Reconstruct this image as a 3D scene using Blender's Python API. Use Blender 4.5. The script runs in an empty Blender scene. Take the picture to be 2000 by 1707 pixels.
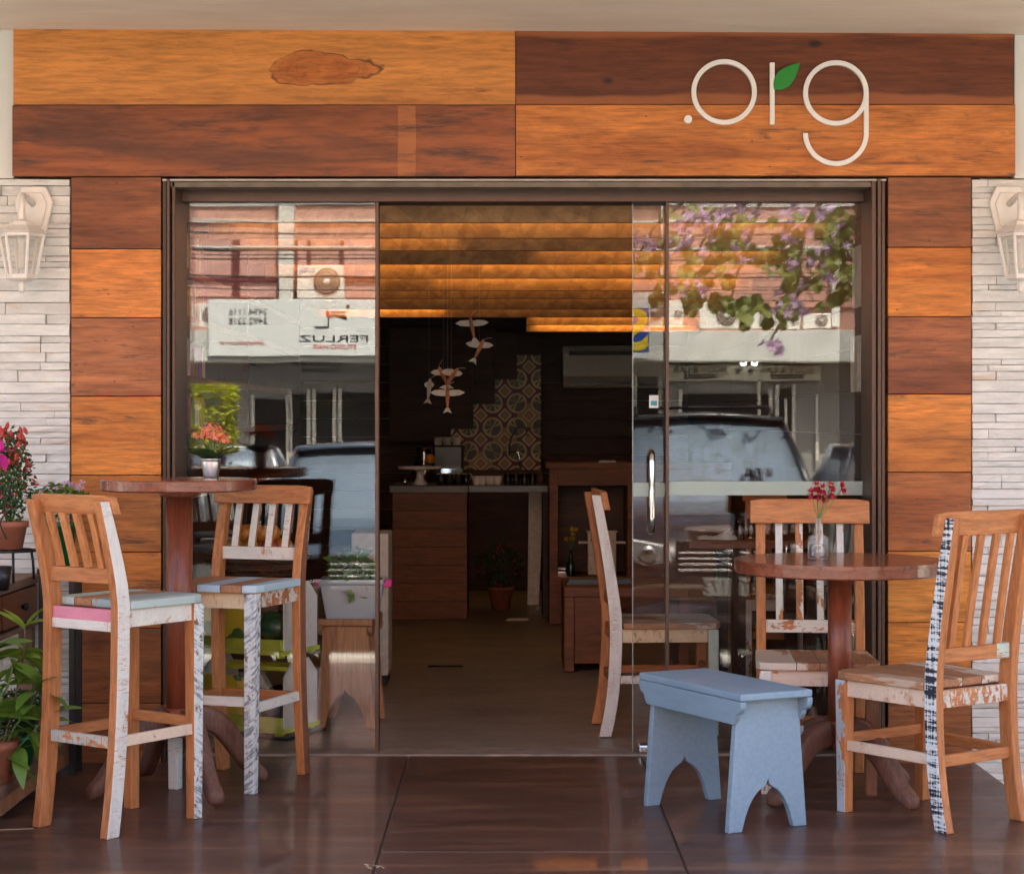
import bpy, bmesh, math, random
from mathutils import Vector, Matrix, Euler
random.seed(7)
R = math.radians
sc = bpy.context.scene
COL = sc.collection
F, CX, HY, DW = 3900.0, 995.0, 822.0, 7.495      # focal length in photo pixels, vanishing point, camera to facade

# ------------------------------------------------------------------ camera
cam = bpy.data.cameras.new('camera'); camo = bpy.data.objects.new('camera', cam); COL.objects.link(camo)
camo.location = (0, -DW, 1.28); camo.rotation_euler = (R(90), 0, 0)
cam.sensor_width = 36; cam.lens = F/2000*36
cam.shift_x = 0.0025; cam.shift_y = -0.01575
cam.clip_start = 0.05; cam.clip_end = 1000
sc.camera = camo
# ------------------------------------------------------------------ sky and sun
SUN_EL, SUN_AZ = 58, 18          # sun stands behind the shop, high over the roof
w = bpy.data.worlds.new('World'); sc.world = w; w.use_nodes = True
nt = w.node_tree; bg = nt.nodes['Background']
sky = nt.nodes.new('ShaderNodeTexSky'); sky.sky_type = 'NISHITA'; sky.sun_disc = False
sky.sun_elevation = R(SUN_EL); sky.sun_rotation = R(SUN_AZ); sky.dust_density = 5.0; sky.air_density = 0.7; sky.ozone_density = 0.5
nt.links.new(sky.outputs[0], bg.inputs[0]); bg.inputs[1].default_value = 0.13
sl = bpy.data.lights.new('sun', 'SUN'); sl.energy = 4.0; sl.angle = R(0.6); sl.color = (1, .92, .80)
so = bpy.data.objects.new('sun', sl); COL.objects.link(so)
sd = Vector((math.sin(R(SUN_AZ))*math.cos(R(SUN_EL)), math.cos(R(SUN_AZ))*math.cos(R(SUN_EL)), math.sin(R(SUN_EL))))
so.rotation_euler = sd.to_track_quat('Z', 'Y').to_euler()
so.location = (0, 0, 20)
sc.view_settings.view_transform = 'Standard'; sc.view_settings.look = 'None'
sc.view_settings.exposure = 3.0; sc.view_settings.gamma = 1; sc.view_settings.use_curve_mapping = False
sc.view_settings.use_white_balance = True; sc.view_settings.white_balance_temperature = 6700; sc.view_settings.white_balance_tint = 3
sc.render.engine = 'CYCLES'
sc.cycles.max_bounces = 10; sc.cycles.diffuse_bounces = 5; sc.cycles.glossy_bounces = 5
sc.cycles.transmission_bounces = 6; sc.cycles.transparent_max_bounces = 16
sc.cycles.use_denoising = True; sc.cycles.adaptive_threshold = 0.004; sc.cycles.sample_clamp_indirect = 6; sc.cycles.caustics_reflective = False
sc.cycles.caustics_refractive = False

# ------------------------------------------------------------------ helpers
def P(px, py, Y=0.0):
    d = Y + DW
    return ((px-CX)/F*d, Y, 1.28-(py-HY)/F*d)
def X_(px, Y): return (px-CX)/F*(Y+DW)
def Z_(py, Y): return 1.28-(py-HY)/F*(Y+DW)
def S(px, py, D):                       # a point of the street, D metres along the mirrored line of sight
    return ((px-CX)/F*D, 7.855-D, 1.28-(py-HY)/F*D)

def wm(o):
    if o.parent: return wm(o.parent) @ o.matrix_parent_inverse @ o.matrix_basis
    return o.matrix_basis.copy()
def link(o, parent=None, world=False):
    COL.objects.link(o)
    if parent:
        o.parent = parent
        if world: o.matrix_parent_inverse = wm(parent).inverted()
    return o
def tag(o, label=None, cat=None, group=None, kind=None):
    if label: o['label'] = label
    if cat: o['category'] = cat
    if group: o['group'] = group
    if kind: o['kind'] = kind
    return o
def thing(name, label, cat, loc=(0, 0, 0), rz=0, group=None):
    o = bpy.data.objects.new(name, None); o.empty_display_size = .1
    o.location = loc; o.rotation_euler = (0, 0, rz); COL.objects.link(o)
    return tag(o, label, cat, group)
def copy_tree(o, parent=None):
    c = o.copy(); COL.objects.link(c); c.parent = parent
    if parent: c.matrix_parent_inverse = o.matrix_parent_inverse.copy()
    for ch in list(o.children): copy_tree(ch, c)
    return c

class MB:
    def __init__(s): s.v = []; s.f = []; s.m = []; s.sm = []
    def add(s, vs, fs, mi=0, smooth=False, M=None):
        n = len(s.v)
        for q in vs:
            q = Vector(q)
            s.v.append(M @ q if M else q)
        for k, f in enumerate(fs):
            s.f.append([i+n for i in f]); s.m.append(mi[k] if isinstance(mi, (list, tuple)) else mi); s.sm.append(smooth)
        return s
    def box(s, x0, x1, y0, y1, z0, z1, mi=0, M=None):
        if x0 > x1: x0, x1 = x1, x0
        if y0 > y1: y0, y1 = y1, y0
        if z0 > z1: z0, z1 = z1, z0
        vs = [(x0,y0,z0),(x1,y0,z0),(x1,y1,z0),(x0,y1,z0),(x0,y0,z1),(x1,y0,z1),(x1,y1,z1),(x0,y1,z1)]
        # faces: bottom, top, -y, +x, +y, -x
        return s.add(vs, [(3,2,1,0),(4,5,6,7),(0,1,5,4),(1,2,6,5),(2,3,7,6),(3,0,4,7)], mi, M=M)
    def prism(s, pts, y0, y1, mi=0, axis='y', M=None, smooth=False):
        """extrude a closed outline: pts are (a,b) in xz (axis y), xy (axis z) or yz (axis x)"""
        def mk(p, t):
            return (p[0], t, p[1]) if axis == 'y' else ((p[0], p[1], t) if axis == 'z' else (t, p[0], p[1]))
        n = len(pts); vs = [mk(p, y0) for p in pts]+[mk(p, y1) for p in pts]
        fs = [list(range(n)), list(range(2*n-1, n-1, -1))]+[(i, i+n, (i+1) % n+n, (i+1) % n) for i in range(n)]
        return s.add(vs, fs, mi, smooth, M)
    def lathe(s, prof, n=24, c=(0, 0, 0), mi=0, smooth=True, M=None, cap=True, ph=0):
        vs = []; fs = []
        for r, z in prof:
            for k in range(n):
                a = 2*math.pi*(k+ph)/n; vs.append((c[0]+r*math.cos(a), c[1]+r*math.sin(a), c[2]+z))
        for i in range(len(prof)-1):
            for k in range(n):
                fs.append((i*n+k, i*n+(k+1) % n, (i+1)*n+(k+1) % n, (i+1)*n+k))
        if cap:
            fs.append(tuple(range(n-1, -1, -1))); fs.append(tuple((len(prof)-1)*n+k for k in range(n)))
        return s.add(vs, fs, mi, smooth, M)
    def tube(s, pts, r, n=8, mi=0, smooth=True, M=None, cap=True):
        pts = [Vector(p) for p in pts]; rs = r if isinstance(r, (list, tuple)) else [r]*len(pts)
        vs = []; fs = []; up = None
        for i, p in enumerate(pts):
            t = (pts[min(i+1, len(pts)-1)]-pts[max(i-1, 0)]).normalized()
            if up is None: up = Vector((0, 0, 1)) if abs(t.z) < .9 else Vector((1, 0, 0))
            a = t.cross(up).normalized(); b = a.cross(t).normalized(); up = b
            for k in range(n):
                q = 2*math.pi*k/n; vs.append(p+(a*math.cos(q)+b*math.sin(q))*rs[i])
        for i in range(len(pts)-1):
            for k in range(n): fs.append((i*n+k, i*n+(k+1) % n, (i+1)*n+(k+1) % n, (i+1)*n+k))
        if cap: fs.append(tuple(range(n-1, -1, -1))); fs.append(tuple((len(pts)-1)*n+k for k in range(n)))
        return s.add(vs, fs, mi, smooth, M)
    def sweep(s, pts, hx, hy, mi=0, M=None, smooth=False):
        """rectangular bar through centres pts (mostly along z). mi may be 4 side ids: -y,+x,+y,-x ; hx/hy half sizes, per point or single"""
        n = len(pts); HX = hx if isinstance(hx, (list, tuple)) else [hx]*n; HYs = hy if isinstance(hy, (list, tuple)) else [hy]*n
        vs = []
        for (x, y, z), a, b in zip(pts, HX, HYs): vs += [(x-a,y-b,z),(x+a,y-b,z),(x+a,y+b,z),(x-a,y+b,z)]
        fs = []; mm = []
        ids = mi if isinstance(mi, (list, tuple)) else [mi]*4
        for i in range(n-1):
            for k in range(4):
                fs.append((i*4+k, i*4+(k+1) % 4, (i+1)*4+(k+1) % 4, (i+1)*4+k)); mm.append(ids[k])
        fs.append((3,2,1,0)); mm.append(0); fs.append(tuple((n-1)*4+k for k in range(4))); mm.append(0)
        return s.add(vs, fs, mm, smooth, M)
    def build(s, name, mats, parent=None, world=False, bevel=0, seg=2, color=None):
        me = bpy.data.meshes.new(name); me.from_pydata([tuple(v) for v in s.v], [], s.f)
        if not isinstance(mats, (list, tuple)): mats = [mats]
        for m in mats: me.materials.append(m)
        me.polygons.foreach_set('material_index', s.m); me.polygons.foreach_set('use_smooth', s.sm)
        bm = bmesh.new(); bm.from_mesh(me); bmesh.ops.recalc_face_normals(bm, faces=bm.faces); bm.to_mesh(me); bm.free()
        o = bpy.data.objects.new(name, me); link(o, parent, world)
        if bevel:
            b = o.modifiers.new('bevel', 'BEVEL'); b.width = bevel; b.segments = seg; b.limit_method = 'ANGLE'; b.angle_limit = R(40)
            b.harden_normals = False
        if color: o.color = color if len(color) == 4 else (*color, 1)
        return o
def box(name, x0, x1, y0, y1, z0, z1, mat, parent=None, bevel=0, color=None, world=True):
    return MB().box(x0, x1, y0, y1, z0, z1).build(name, mat, parent, world, bevel, color=color)
def inst(name, me, parent, loc, rot=(0, 0, 0), sc_=1, world=False, color=None):
    o = bpy.data.objects.new(name, me); o.location = loc; o.rotation_euler = rot
    o.scale = (sc_,)*3 if not isinstance(sc_, (tuple, list)) else sc_
    link(o, parent, world)
    if color: o.color = (*color, 1)
    return o
def text(name, body, size, loc, rot, mat, parent, ext=.004, align='CENTER', sx=1.0, bold=0.0, world=True):
    c = bpy.data.curves.new(name, 'FONT'); c.body = body; c.size = size; c.extrude = ext; c.align_x = align; c.align_y = 'CENTER'
    c.offset = bold; c.resolution_u = 3
    o = bpy.data.objects.new(name, c); o.location = loc; o.rotation_euler = rot; o.scale = (sx, 1, 1)
    c.materials.append(mat); COL.objects.link(o); bpy.context.view_layer.update()
    me = bpy.data.meshes.new_from_object(o.evaluated_get(bpy.context.evaluated_depsgraph_get()))
    bpy.data.objects.remove(o)
    o = bpy.data.objects.new(name, me); o.location = loc; o.rotation_euler = rot; o.scale = (sx, 1, 1)
    link(o, parent, world); return o

# ------------------------------------------------------------------ materials
class G:
    def __init__(s, name, **pb):
        s.m = bpy.data.materials.new(name); s.m.use_nodes = True; s.t = s.m.node_tree; s.b = s.t.nodes['Principled BSDF']
        for k, v in pb.items(): s.set(s.b, k.replace('_', ' '), v)
    def set(s, n, k, v):
        i = n.inputs[k]
        if isinstance(v, bpy.types.NodeSocket): s.t.links.new(v, i)
        elif i.type == 'RGBA' and len(v) == 3: i.default_value = (*v, 1)
        else: i.default_value = v
    def n(s, t, props=None, **inp):
        nd = s.t.nodes.new('ShaderNode'+t)
        for k, v in (props or {}).items(): setattr(nd, k, v)
        for k, v in inp.items():
            k = k.replace('_', ' ')
            if k.isdigit() or (k[0] == 'i' and k[1:].isdigit()): k = int(k.lstrip('i'))
            s.set(nd, k, v)
        return nd
    def math(s, op, a, b=None, c=None, clamp=False):
        nd = s.t.nodes.new('ShaderNodeMath'); nd.operation = op; nd.use_clamp = clamp
        for i, v in enumerate((a, b, c)):
            if v is not None: s.set(nd, i, v)
        return nd.outputs[0]
    def mix(s, f, a, b, mode='MIX'):
        nd = s.t.nodes.new('ShaderNodeMix'); nd.data_type = 'RGBA'; nd.blend_type = mode
        s.set(nd, 0, f); s.set(nd, 6, a); s.set(nd, 7, b); return nd.outputs[2]
    def ramp(s, f, stops, interp='LINEAR'):
        nd = s.t.nodes.new('ShaderNodeValToRGB'); s.set(nd, 0, f); cr = nd.color_ramp; cr.interpolation = interp
        while len(cr.elements) < len(stops): cr.elements.new(.5)
        for e, (p, c) in zip(cr.elements, stops):
            e.position = p; e.color = (c, c, c, 1) if isinstance(c, (int, float)) else (*c, 1)
        return nd.outputs[0]
    def coords(s, scale=(1, 1, 1), off=True, kind='Object'):
        tc = s.n('TexCoord').outputs[kind]
        if off:
            r = s.n('ObjectInfo').outputs['Random']
            o = s.n('VectorMath', {'operation': 'SCALE'}, i0=(13.7, 7.3, 9.1)); s.set(o, 3, r)
            tc = s.n('VectorMath', {'operation': 'ADD'}, i0=tc, i1=o.outputs[0]).outputs[0]
        return s.n('Mapping', Vector=tc, Scale=scale).outputs[0]
    def noise(s, vec, scale, detail=4, rough=.55, dist=0):
        return s.n('TexNoise', Vector=vec, Scale=scale, Detail=detail, Roughness=rough, Distortion=dist).outputs[0]
    def bump(s, h, strength=.2, dist=.01):
        b = s.n('Bump', Strength=strength, Distance=dist, Height=h); s.set(s.b, 'Normal', b.outputs[0]); return b
def ax(axis, k):
    return {'x': (1/k, 1, 1), 'y': (1, 1/k, 1), 'z': (1, 1, 1/k)}[axis]

def simple(name, col, rough=.5, metal=0, vary=.12, scale=30, bump=.05, coat=0, **kw):
    g = G(name, Roughness=rough, Metallic=metal, Coat_Weight=coat, **kw)
    v = g.coords(); f = g.noise(v, scale, 5)
    c2 = tuple(min(1, c*(1+vary)) for c in col); c1 = tuple(c*(1-vary*1.3) for c in col)
    g.set(g.b, 'Base Color', g.ramp(f, [(.3, c1), (.7, c2)]))
    if bump: g.bump(f, bump, .004)
    return g.m
def wood_nodes(g, axis, c1, c2, dark, k=9, scale=10, streak=.5, tint=False, off=True, grain=1.0):
    v = g.coords(ax(axis, k), off)
    f1 = g.noise(v, scale, 10, .68, .8); f2 = g.noise(v, scale*.35, 3, .5, 1.6); f3 = g.noise(v, scale*9, 4, .7, .2)
    base = g.ramp(f1, [(.28, c1), (.72, c2)])
    base = g.mix(g.math('MULTIPLY', g.ramp(f2, [(.5, 0), (.66, 1)]), streak), base, dark)
    base = g.mix(.6*grain, base, g.ramp(f3, [(.32, .35), (.58, 1)]), 'MULTIPLY')
    if tint: base = g.mix(1, base, g.n('ObjectInfo').outputs['Color'], 'MULTIPLY')
    return base, f1, f3, v
def wood(name, axis, c1, c2, dark, rough=.45, coat=0, k=9, scale=10, streak=.5, tint=False, bump=.12, knots=False, off=True, spec=.3):
    g = G(name, Roughness=rough, Coat_Weight=coat, Coat_Roughness=.12, Specular_IOR_Level=spec)
    base, f1, f3, v = wood_nodes(g, axis, c1, c2, dark, k, scale, streak, tint, off)
    if knots:
        kk = g.n('TexVoronoi', {'feature': 'F1'}, Vector=g.coords({'x': (1.1, 1, 3.4), 'z': (3.4, 1, 1.1), 'y': (3, 1.1, 3)}[axis], off), Scale=1.9, Randomness=1.0).outputs['Distance']
        w2 = g.math('ADD', kk, g.math('MULTIPLY', f1, .16))
        base = g.mix(g.ramp(w2, [(.115, 1), (.15, .0)]), base, tuple(c*.22 for c in dark))
        small = g.n('TexVoronoi', {'feature': 'F1'}, Vector=g.coords((1, 1, 1.6), off), Scale=9, Randomness=1.0).outputs['Distance']
        base = g.mix(g.ramp(small, [(.03, .8), (.045, 0)]), base, (.03, .012, .008))
        dk = g.noise(g.coords({'x': (1.1, 1, 7), 'z': (7, 1, 1.1), 'y': (1, .9, 5)}[axis], off), 3.4, 7, .72, .8)
        base = g.mix(g.ramp(dk, [(.57, 0), (.63, .5), (.72, .9)]), base, (.05, .034, .032))
        fib = g.noise(g.coords({'x': (1/26, 1, 1), 'z': (1, 1, 1/26), 'y': (1, 1/26, 1)}[axis], off), 170, 3, .6)
        base = g.mix(.45, base, g.ramp(fib, [(.36, .45), (.52, 1)]), 'MULTIPLY')
        wm_ = g.noise(g.coords({'x': (.8, 1, 2.6), 'z': (2.6, 1, .8), 'y': (1, .9, 5)}[axis], off), 2.2, 5, .6, 1.2)
        base = g.mix(g.ramp(wm_, [(.42, 0), (.62, .55)]), base, g.mix(1, base, (.62, .50, .42), 'MULTIPLY'))
        wm2 = g.noise(g.coords({'x': (1.2, 1, 3.6), 'z': (2.6, 1, .8), 'y': (1, .9, 5)}[axis], off), 3.1, 4, .6, .8)
        base = g.mix(g.ramp(wm2, [(.55, 0), (.72, .5)]), base, g.mix(1, base, (1.55, 1.45, 1.1), 'MULTIPLY'))
    g.set(g.b, 'Base Color', base)
    g.set(g.b, 'Roughness', g.math('ADD', rough-.06, g.math('MULTIPLY', f1, .14)))
    g.bump(f3, bump, .003)
    return g.m
WC1, WC2, WD = (.46, .165, .055), (.62, .26, .10), (.25, .085, .035)      # light chair wood
def paint(name, axis, cols, cover=.6, scale=9, k=3, second=None, woodc=None, mode=None, rough=.6, off=True):
    """flaking paint over bare wood"""
    g = G(name, Roughness=rough)
    c1, c2, dk = woodc or (WC1, WC2, WD)
    base, f1, f3, v = wood_nodes(g, axis, c1, c2, dk, 8, 12, .4, off=off)
    vp = g.coords(ax(axis, k), off)
    n1 = g.noise(vp, scale, 8, .62, .3); n2 = g.noise(g.coords(ax(axis, 1.3), off), scale*5, 4, .6)
    h = g.math('ADD', g.math('MULTIPLY', n1, .8), g.math('MULTIPLY', n2, .2))
    lo = .5+(.5-cover)*.45
    mask = g.ramp(h, [(lo-.012, 0), (lo+.012, 1)])
    crk = g.noise(g.coords({'z': (1, 1, 7), 'x': (7, 1, 1), 'y': (1, 7, 1)}[axis], off), scale*2.2, 6, .75, .3)
    clus = g.ramp(g.noise(g.coords(ax(axis, 2), off), scale*.55, 4, .6), [(.47, 0), (.62, 1)])
    crm = g.math('SUBTRACT', 1.0, g.math('MULTIPLY', clus, g.math('SUBTRACT', 1.0, g.ramp(crk, [(.41, .0), (.46, 1)]))))
    mask = g.math('MULTIPLY', mask, crm)
    pc = g.mix(g.ramp(g.noise(vp, scale*1.7, 5), [(.35, 0), (.65, 1)]), cols[0], cols[1])
    pc = g.mix(.25, pc, g.ramp(f3, [(.3, .5), (.6, 1)]), 'MULTIPLY')
    if mode == 'plaid':
        b1 = g.noise(g.coords((3, 3, 34), off), 2.4, 3, .5); b3 = g.noise(g.coords((75, 75, 1.6), off), 2.4, 2, .5); b2 = g.noise(g.coords((20, 20, 60), off), 3, 4, .6)
        wv = g.math('ADD', g.math('ADD', g.math('MULTIPLY', b1, .95), g.math('MULTIPLY', b3, .55)), g.math('MULTIPLY', b2, .35))
        pc = g.mix(g.ramp(wv, [(.86, 0), (.97, 1)]), (.014, .017, .035), (.68, .72, .74)); mask = 1.0
    if mode == 'diag':
        mp = g.n('Mapping', Vector=g.n('Mapping', Vector=g.coords((1, 1, 1), off), Rotation=(.55, -.55, 0)).outputs[0], Scale=(8, 8, 75))
        b1 = g.noise(mp.outputs[0], 1.7, 4, .6, .1); b2 = g.noise(g.coords((1, 1, .4), off), 22, 6, .7)
        wv = g.math('ADD', g.math('MULTIPLY', b1, .6), g.math('MULTIPLY', b2, .45))
        pc = g.mix(g.ramp(wv, [(.45, 0), (.53, 1)]), (.24, .26, .29), (.66, .69, .69))
        pc = g.mix(g.ramp(n2, [(.36, .9), (.44, 0)]), pc, (.12, .05, .025)); mask = 1.0
    g.set(g.b, 'Base Color', g.mix(mask, base, pc))
    hh = g.math('ADD', mask if not isinstance(mask, float) else h, g.math('MULTIPLY', f3, .4))
    g.bump(hh, .45, .0025)
    return g.m

MAT = {}
MAT['wood_x'] = wood('chair_wood_x', 'x', WC1, WC2, WD, .5, bump=.1, streak=.35)
MAT['wood_y'] = wood('chair_wood_y', 'y', WC1, WC2, WD, .5, bump=.1, streak=.35)
MAT['wood_z'] = wood('chair_wood_z', 'z', WC1, WC2, WD, .5, bump=.1, streak=.35)
MAT['white'] = paint('flaking_white_paint', 'z', ((.66, .64, .60), (.74, .72, .68)), .80, 14, 2.5)
MAT['white_half'] = paint('patchy_white_paint', 'z', ((.66, .64, .60), (.74, .72, .68)), .56, 16, 3)
MAT['white_x'] = paint('flaking_white_paint_x', 'x', ((.68, .64, .58), (.75, .72, .66)), .72, 12, 3)
MAT['specks'] = paint('white_paint_specks', 'z', ((.66, .64, .60), (.74, .72, .68)), .22, 22, 4, woodc=((.2, .08, .04), (.3, .12, .06), (.12, .05, .03)))
MAT['plaid'] = paint('plaid_brush_paint', 'z', ((.7, .7, .7), (.7, .7, .7)), mode='plaid')
MAT['diag'] = paint('slanted_brush_paint', 'z', ((.7, .7, .7), (.7, .7, .7)), mode='diag')
MAT['pinkp'] = paint('pink_paint', 'x', ((.62, .20, .28), (.70, .26, .34)), .85, 10, 3)
MAT['cream'] = paint('cream_paint', 'x', ((.72, .55, .42), (.76, .60, .48)), .72, 9, 4)
MAT['cream2'] = paint('yellowed_paint', 'x', ((.66, .48, .28), (.72, .55, .36)), .80, 11, 4)
MAT['bluep'] = paint('pale_blue_paint', 'z', ((.42, .52, .62), (.50, .60, .68)), .62, 10, 2)
MAT['mint'] = paint('mint_paint', 'z', ((.48, .60, .50), (.56, .66, .57)), .85, 10, 2)
MAT['bluegreen'] = paint('blue_green_paint', 'x', ((.36, .46, .46), (.62, .50, .42)), .70, 12, 2)
MAT['scrape'] = paint('scraped_white', 'x', ((.6, .55, .5), (.66, .62, .56)), .5, 26, .5)

def seat_mat(name, stripes, axis=0, off=0.0):
    """seat glued from boards, each with its own old paint"""
    g = G(name, Roughness=.6)
    base, f1, f3, v = wood_nodes(g, 'y' if axis == 0 else 'x', (.34, .14, .06), (.52, .25, .12), (.2, .08, .04), 8, 12, .5)
    tc = g.n('TexCoord').outputs['Object']; sx = g.n('SeparateXYZ', Vector=tc).outputs[axis]
    jit = g.math('MULTIPLY', g.noise(g.coords((1, 1, 1)), 16, 5), .006)
    u = g.math('ADD', g.math('ADD', sx, jit), .25)
    h = g.math('ADD', g.math('MULTIPLY', g.noise(g.coords(ax('y' if axis == 0 else 'x', 4)), 12, 7, .62), .85), g.math('MULTIPLY', f3, .15))
    col = base
    for (a, b, c, cover) in stripes:
        inside = g.math('MULTIPLY', g.math('GREATER_THAN', u, a), g.math('LESS_THAN', u, b))
        lo = .5+(.5-cover)*.45
        m = g.math('MULTIPLY', inside, g.ramp(h, [(lo-.02, 0), (lo+.02, 1)]))
        col = g.mix(m, col, c)
    for (a, b, c, cover) in stripes:
        seam = g.math('LESS_THAN', g.math('ABSOLUTE', g.math('SUBTRACT', u, b)), .0014)
        col = g.mix(seam, col, (.05, .025, .015))
    g.set(g.b, 'Base Color', col); g.bump(h, .25, .003)
    return g.m

# facade planks tinted one by one with the object colour
MAT['plank'] = wood('facade_plank_wood', 'x', (.62, .62, .62), (1.0, 1.0, 1.0), (.45, .36, .33), .48, .04, 9, 7, .75, True, .08, True)
MAT['table'] = wood('table_wood', 'x', (.17, .045, .022), (.34, .095, .045), (.10, .026, .014), .24, .4, 9, 14, .6, bump=.04, spec=.5)
MAT['table_z'] = wood('table_column_wood', 'z', (.19, .048, .024), (.33, .09, .045), (.12, .03, .016), .32, .2, 12, 18, .5, bump=.05)
MAT['foot'] = wood('pedestal_foot_wood', 'z', (.13, .06, .04), (.22, .10, .07), (.09, .04, .03), .5, 0, 5, 14, .5)
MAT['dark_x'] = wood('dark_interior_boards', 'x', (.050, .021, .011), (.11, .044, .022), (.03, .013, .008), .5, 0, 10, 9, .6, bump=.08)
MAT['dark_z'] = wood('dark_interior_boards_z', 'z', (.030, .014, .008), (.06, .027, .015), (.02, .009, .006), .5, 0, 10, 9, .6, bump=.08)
MAT['mid_x'] = wood('brown_cabinet_wood', 'x', (.16, .058, .027), (.30, .11, .052), (.10, .038, .018), .5, 0, 9, 9, .5)
MAT['bench'] = wood('bench_wood', 'z', (.38, .17, .08), (.55, .28, .14), (.25, .10, .05), .5, 0, 8, 9, .4)
MAT['shelfw'] = wood('weathered_shelf_wood', 'y', (.17, .09, .06), (.29, .17, .12), (.10, .05, .035), .55, 0, 9, 9, .6, bump=.2)
MAT['drawer'] = wood('drawer_wood', 'y', (.16, .05, .02), (.28, .10, .04), (.09, .03, .015), .4, 0, 7, 8, .6)
# the first plank with its big heartwood figure
g = G('heartwood_plank', Roughness=.46, Coat_Weight=.04, Coat_Roughness=.15, Specular_IOR_Level=.3)
base, f1, f3, v = wood_nodes(g, 'x', (.48, .185, .045), (.76, .29, .068), (.30, .085, .025), 9, 7, .55, off=False)
hx, hz = P(640, 137)[0], P(640, 137)[2]
tc = g.n('TexCoord').outputs['Object']; sx = g.n('SeparateXYZ', Vector=tc)
wob = g.math('MULTIPLY', g.math('SUBTRACT', g.noise(g.coords((1, 1, 1.6), False), 4.5, 3, .5), .5), 1.5)
ex = g.math('POWER', g.math('DIVIDE', g.math('SUBTRACT', sx.outputs[0], hx), .23), 2)
ez = g.math('POWER', g.math('DIVIDE', g.math('SUBTRACT', sx.outputs[2], hz), .075), 2)
rr = g.math('ADD', g.math('SQRT', g.math('ADD', ex, ez)), wob)
inner = g.mix(1, base, g.ramp(g.noise(g.coords((1, 1, 2), False), 11, 5, .6, 1.5), [(.3, (.40, .24, .20)), (.7, (.80, .55, .46))]), 'MULTIPLY')
base = g.mix(g.ramp(rr, [(.45, .80), (.80, .62), (.86, .0)]), base, inner)
ringv = g.math('ABSOLUTE', g.math('SINE', g.math('MULTIPLY', rr, 15)))
base = g.mix(g.math('MULTIPLY', g.ramp(ringv, [(.0, .6), (.16, 0)]), g.ramp(rr, [(.86, 1), (1.9, 0)])), base, g.mix(1, base, (.50, .36, .30), 'MULTIPLY'))
base = g.mix(g.math('MULTIPLY', g.ramp(g.math('ABSOLUTE', g.math('SUBTRACT', rr, .84)), [(.012, .75), (.05, 0)]), g.ramp(g.noise(g.coords((3, 1, 3), False), 3, 3), [(.38, .15), (.5, 1)])), base, (.06, .018, .012))
base = g.mix(g.ramp(g.noise(g.coords((.8, 1, 5), False), 4, 5), [(.64, 0), (.72, .6)]), base, (.10, .03, .015))
g.set(g.b, 'Base Color', base); g.bump(f3, .06, .003)
MAT['heart'] = g.m
# dark plank with pale lenses and one paler band
g = G('dark_figured_plank', Roughness=.46, Coat_Weight=.04, Coat_Roughness=.15, Specular_IOR_Level=.3)
base, f1, f3, v = wood_nodes(g, 'x', (.15, .038, .014), (.42, .12, .04), (.07, .026, .018), 9, 6, .9, off=False)
vv = g.n('TexVoronoi', {'feature': 'F1'}, Vector=g.coords((.8, 1, 7), False), Scale=3.4, Randomness=1.0).outputs['Distance']
base = g.mix(g.ramp(g.math('ADD', vv, g.math('MULTIPLY', f1, .28)), [(.17, .75), (.26, 0)]), base, (.40, .14, .05))
tc = g.n('TexCoord').outputs['Object']; sx = g.n('SeparateXYZ', Vector=tc)
bx = X_(798, 0); wig = g.math('MULTIPLY', g.noise(g.coords((1, 1, 1), False), 7, 2), .012)
band = g.math('LESS_THAN', g.math('ABSOLUTE', g.math('SUBTRACT', g.math('ADD', sx.outputs[0], wig), bx)), .033)
base = g.mix(g.math('MULTIPLY', band, .45), base, (.52, .18, .06))
base = g.mix(g.ramp(g.noise(g.coords((.7, 1, 5), False), 3.5, 6, .7), [(.52, 0), (.68, .85)]), base, (.045, .022, .018))
g.set(g.b, 'Base Color', base); g.bump(f3, .06, .003)
MAT['figured'] = g.m
# dark heart band over pale sapwood
g = G('dark_heart_plank', Roughness=.46, Coat_Weight=.04, Coat_Roughness=.15, Specular_IOR_Level=.3)
base, f1, f3, v = wood_nodes(g, 'x', (.085, .021, .009), (.19, .050, .019), (.045, .012, .008), 9, 7, .8, off=False)
tc = g.n('TexCoord').outputs['Object']; sx = g.n('SeparateXYZ', Vector=tc)
zb, zt = P(0, 207)[2], P(0, 65)[2]
wav = g.math('MULTIPLY', g.math('SUBTRACT', g.noise(g.coords((.9, 1, .2), False), 2.2, 3), .5), .07)
zl = g.math('ADD', sx.outputs[2], wav)
lowm = g.ramp(g.math('SUBTRACT', zl, zb), [(.028, 1), (.040, 0)]); topm = g.ramp(g.math('SUBTRACT', zt, zl), [(.012, 1), (.026, 0)])
base = g.mix(g.math('MAXIMUM', lowm, topm), base, (.28, .085, .03))
kn = g.n('TexVoronoi', {'feature': 'F1'}, Vector=g.coords((1, 1, 1.8), False), Scale=3.3, Randomness=1.0).outputs['Distance']
base = g.mix(g.ramp(g.math('ADD', kn, g.math('MULTIPLY', f1, .12)), [(.11, .9), (.17, 0)]), base, (.018, .009, .007))
g.set(g.b, 'Base Color', base); g.bump(f3, .06, .003)
MAT['darkheart'] = g.m

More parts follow.
